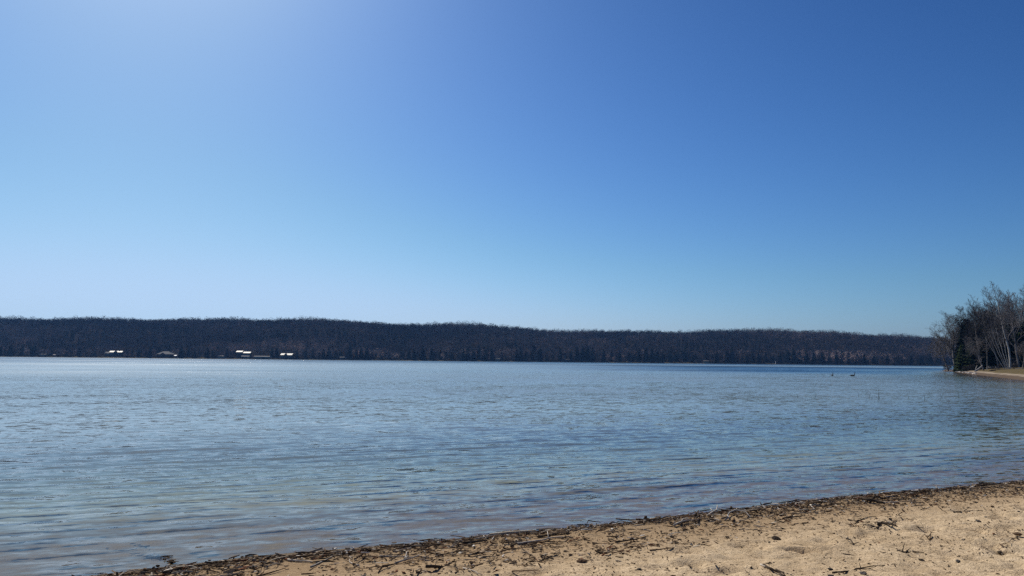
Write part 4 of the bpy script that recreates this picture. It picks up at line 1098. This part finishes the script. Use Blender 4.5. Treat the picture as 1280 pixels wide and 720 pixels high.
# repeats: twigs in the litter line, dark scraps, pebbles
def var_mesh(seed, thick):
    g_ = random.Random(seed); q = Vector((-.5, 0, 0)); P_ = [q.copy()]; dd = Vector((1, 0, 0))
    for s in range(5):
        dd = (dd + Vector((0, g_.gauss(0, .22), g_.gauss(0, .07)))).normalized(); q = q + dd * .2; P_.append(q.copy())
    fk = []
    if seed % 2: fk = [([P_[2], P_[2] + Vector((.12, .09, .03)), P_[2] + Vector((.22, .13, .05))], [thick * .6, thick * .5, thick * .2])]
    o = stick_mesh('driftwood_stick', P_, [thick * (1 - .12 * k) for k in range(6)], M_DRIFT_D, 5, fk)
    me = o.data; bpy.data.objects.remove(o); return me
tw = [var_mesh(s, .03 + .008 * (s % 3)) for s in range(8)]
nT = 170; q, e, d = along(nT, lambda n, x: 0.2 + np.abs(gl.normal(0, .38, n)))
for k in range(nT):
    L = float(np.exp(gl.normal(math.log(.26), .35))); dark = k % 5 > 1
    z = gz(q[k, 0], q[k, 1]) + .02
    put('driftwood_stick', tw[k % 8], (q[k, 0], q[k, 1], z), (L, L * .8, L * .8), e[k] + gl.normal(0, .5), (D if k % 2 else B_) if dark else (P if k % 2 else SV),
        'dark stick tangled in the litter line at the water' if dark else 'bleached stick tangled in the litter line at the water', 'stick', 'dark sticks in the litter line' if dark else 'bleached sticks in the litter line')
nS = 90; k = 0
while k < nS:
    x, y = gl.uniform(-4, 12), gl.uniform(5.5, 14)
    if sdf(np.array([x]), np.array([y]))[0] < 1.2: continue
    s_ = gl.uniform(.010, .024)
    put('dark_pebble', stones[k % 5], (x, y, gz(x, y) + s_ * .3), (s_ * gl.uniform(1, 1.6), s_, s_ * .8), gl.uniform(0, 6), M_STONE_D if k % 3 else B_, 'small dark pebble scattered on the open sand', 'pebble', 'dark pebbles on the sand'); k += 1
q, e, d = along(46, lambda n, x: gl.uniform(-.02, .22, n))
for k in range(46):
    s_ = gl.uniform(.012, .024)
    put('pale_pebble', stones[k % 5], (q[k, 0], q[k, 1], gz(q[k, 0], q[k, 1]) + s_ * .6), (s_ * 1.3, s_, s_ * .8), gl.uniform(0, 6), M_STONE_P, 'small pale pebble right at the waterline litter', 'pebble', 'pale pebbles along the waterline')

# ------------------------------------------------------------------ haze
def haze_mat():
    m, nt, out = new_mat('air_haze')
    v = N(nt, 'ShaderNodeVolumePrincipled')
    v.inputs['Color'].default_value = (0.20, 0.46, 1.0, 1)
    v.inputs['Density'].default_value = HAZE
    v.inputs['Anisotropy'].default_value = 0.2
    nt.links.new(v.outputs[0], out.inputs['Volume']); return m
HAZE = 0.000066
z1 = 95.0
hz = MB().box((0, 720, (z1 - 9.0) / 2), (5100, 3300, z1 + 9.0)).build('haze', haze_mat())
tag(hz, 'thin blue air between the beach and the far hill', kind='stuff')

# ------------------------------------------------------------------ light
w = bpy.data.worlds.new('World'); S.world = w; w.use_nodes = True
nt = w.node_tree; nt.nodes.clear()
out = nt.nodes.new('ShaderNodeOutputWorld'); bg = nt.nodes.new('ShaderNodeBackground')
sky = nt.nodes.new('ShaderNodeTexSky'); sky.sky_type = 'NISHITA'; sky.sun_disc = False
sky.sun_elevation = SUN_EL; sky.sun_rotation = SUN_AZ
sky.altitude = 200; sky.air_density = 1.0; sky.dust_density = 0.9; sky.ozone_density = 2.0
# phone-camera rendering of the sky: per-channel contrast curve on the physical sky
sep = nt.nodes.new('ShaderNodeSeparateColor'); nt.links.new(sky.outputs[0], sep.inputs[0])
com = nt.nodes.new('ShaderNodeCombineColor')
for i, (a_, g_) in enumerate(((0.615, 1.78), (0.775, 1.6), (1.01, 1.55))):
    v_ = math_(nt, 'MINIMUM', math_(nt, 'MULTIPLY', sep.outputs[i], 0.1), 3.0)
    v_ = math_(nt, 'MULTIPLY', math_(nt, 'POWER', v_, g_), a_)
    sh_ = math_(nt, 'POWER', math_(nt, 'ADD', math_(nt, 'POWER', math_(nt, 'DIVIDE', v_, (0.50, 0.70, 0.86)[i]), 6.0), 1.0), 1 / 6)
    v_ = math_(nt, 'MULTIPLY', math_(nt, 'DIVIDE', v_, sh_), 10.0)
    if i == 1: green_ = v_
    if i == 2:      # the camera keeps the sky near the horizon blue rather than yellowish
        q_ = math_(nt, 'MAXIMUM', math_(nt, 'SUBTRACT', math_(nt, 'DIVIDE', green_, v_), 0.62), 0.0)
        v_ = math_(nt, 'MULTIPLY', v_, math_(nt, 'ADD', 1.0, math_(nt, 'MULTIPLY', q_, 0.6)))
    nt.links.new(v_, com.inputs[i])
nt.links.new(com.outputs[0], bg.inputs[0]); bg.inputs[1].default_value = 0.10
nt.links.new(bg.outputs[0], out.inputs[0])
sun = bpy.data.lights.new('sun', 'SUN'); sun.energy = 5.0; sun.angle = R(0.53); sun.color = (1.0, 0.95, 0.87)
so = link(bpy.data.objects.new('sun', sun))
sd = Vector((math.sin(SUN_AZ) * math.cos(SUN_EL), math.cos(SUN_AZ) * math.cos(SUN_EL), math.sin(SUN_EL)))
so.rotation_euler = sd.to_track_quat('Z', 'Y').to_euler(); so.location = sd * 60

vs = S.view_settings
vs.view_transform = 'Standard'; vs.look = 'None'; vs.exposure = 0.0; vs.gamma = 1.0; vs.use_curve_mapping = False
S.render.engine = 'CYCLES'
c = S.cycles
c.max_bounces = 6; c.diffuse_bounces = 2; c.glossy_bounces = 3; c.transmission_bounces = 2; c.transparent_max_bounces = 12; c.volume_bounces = 0
c.use_denoising = False
c.caustics_reflective = False; c.caustics_refractive = False
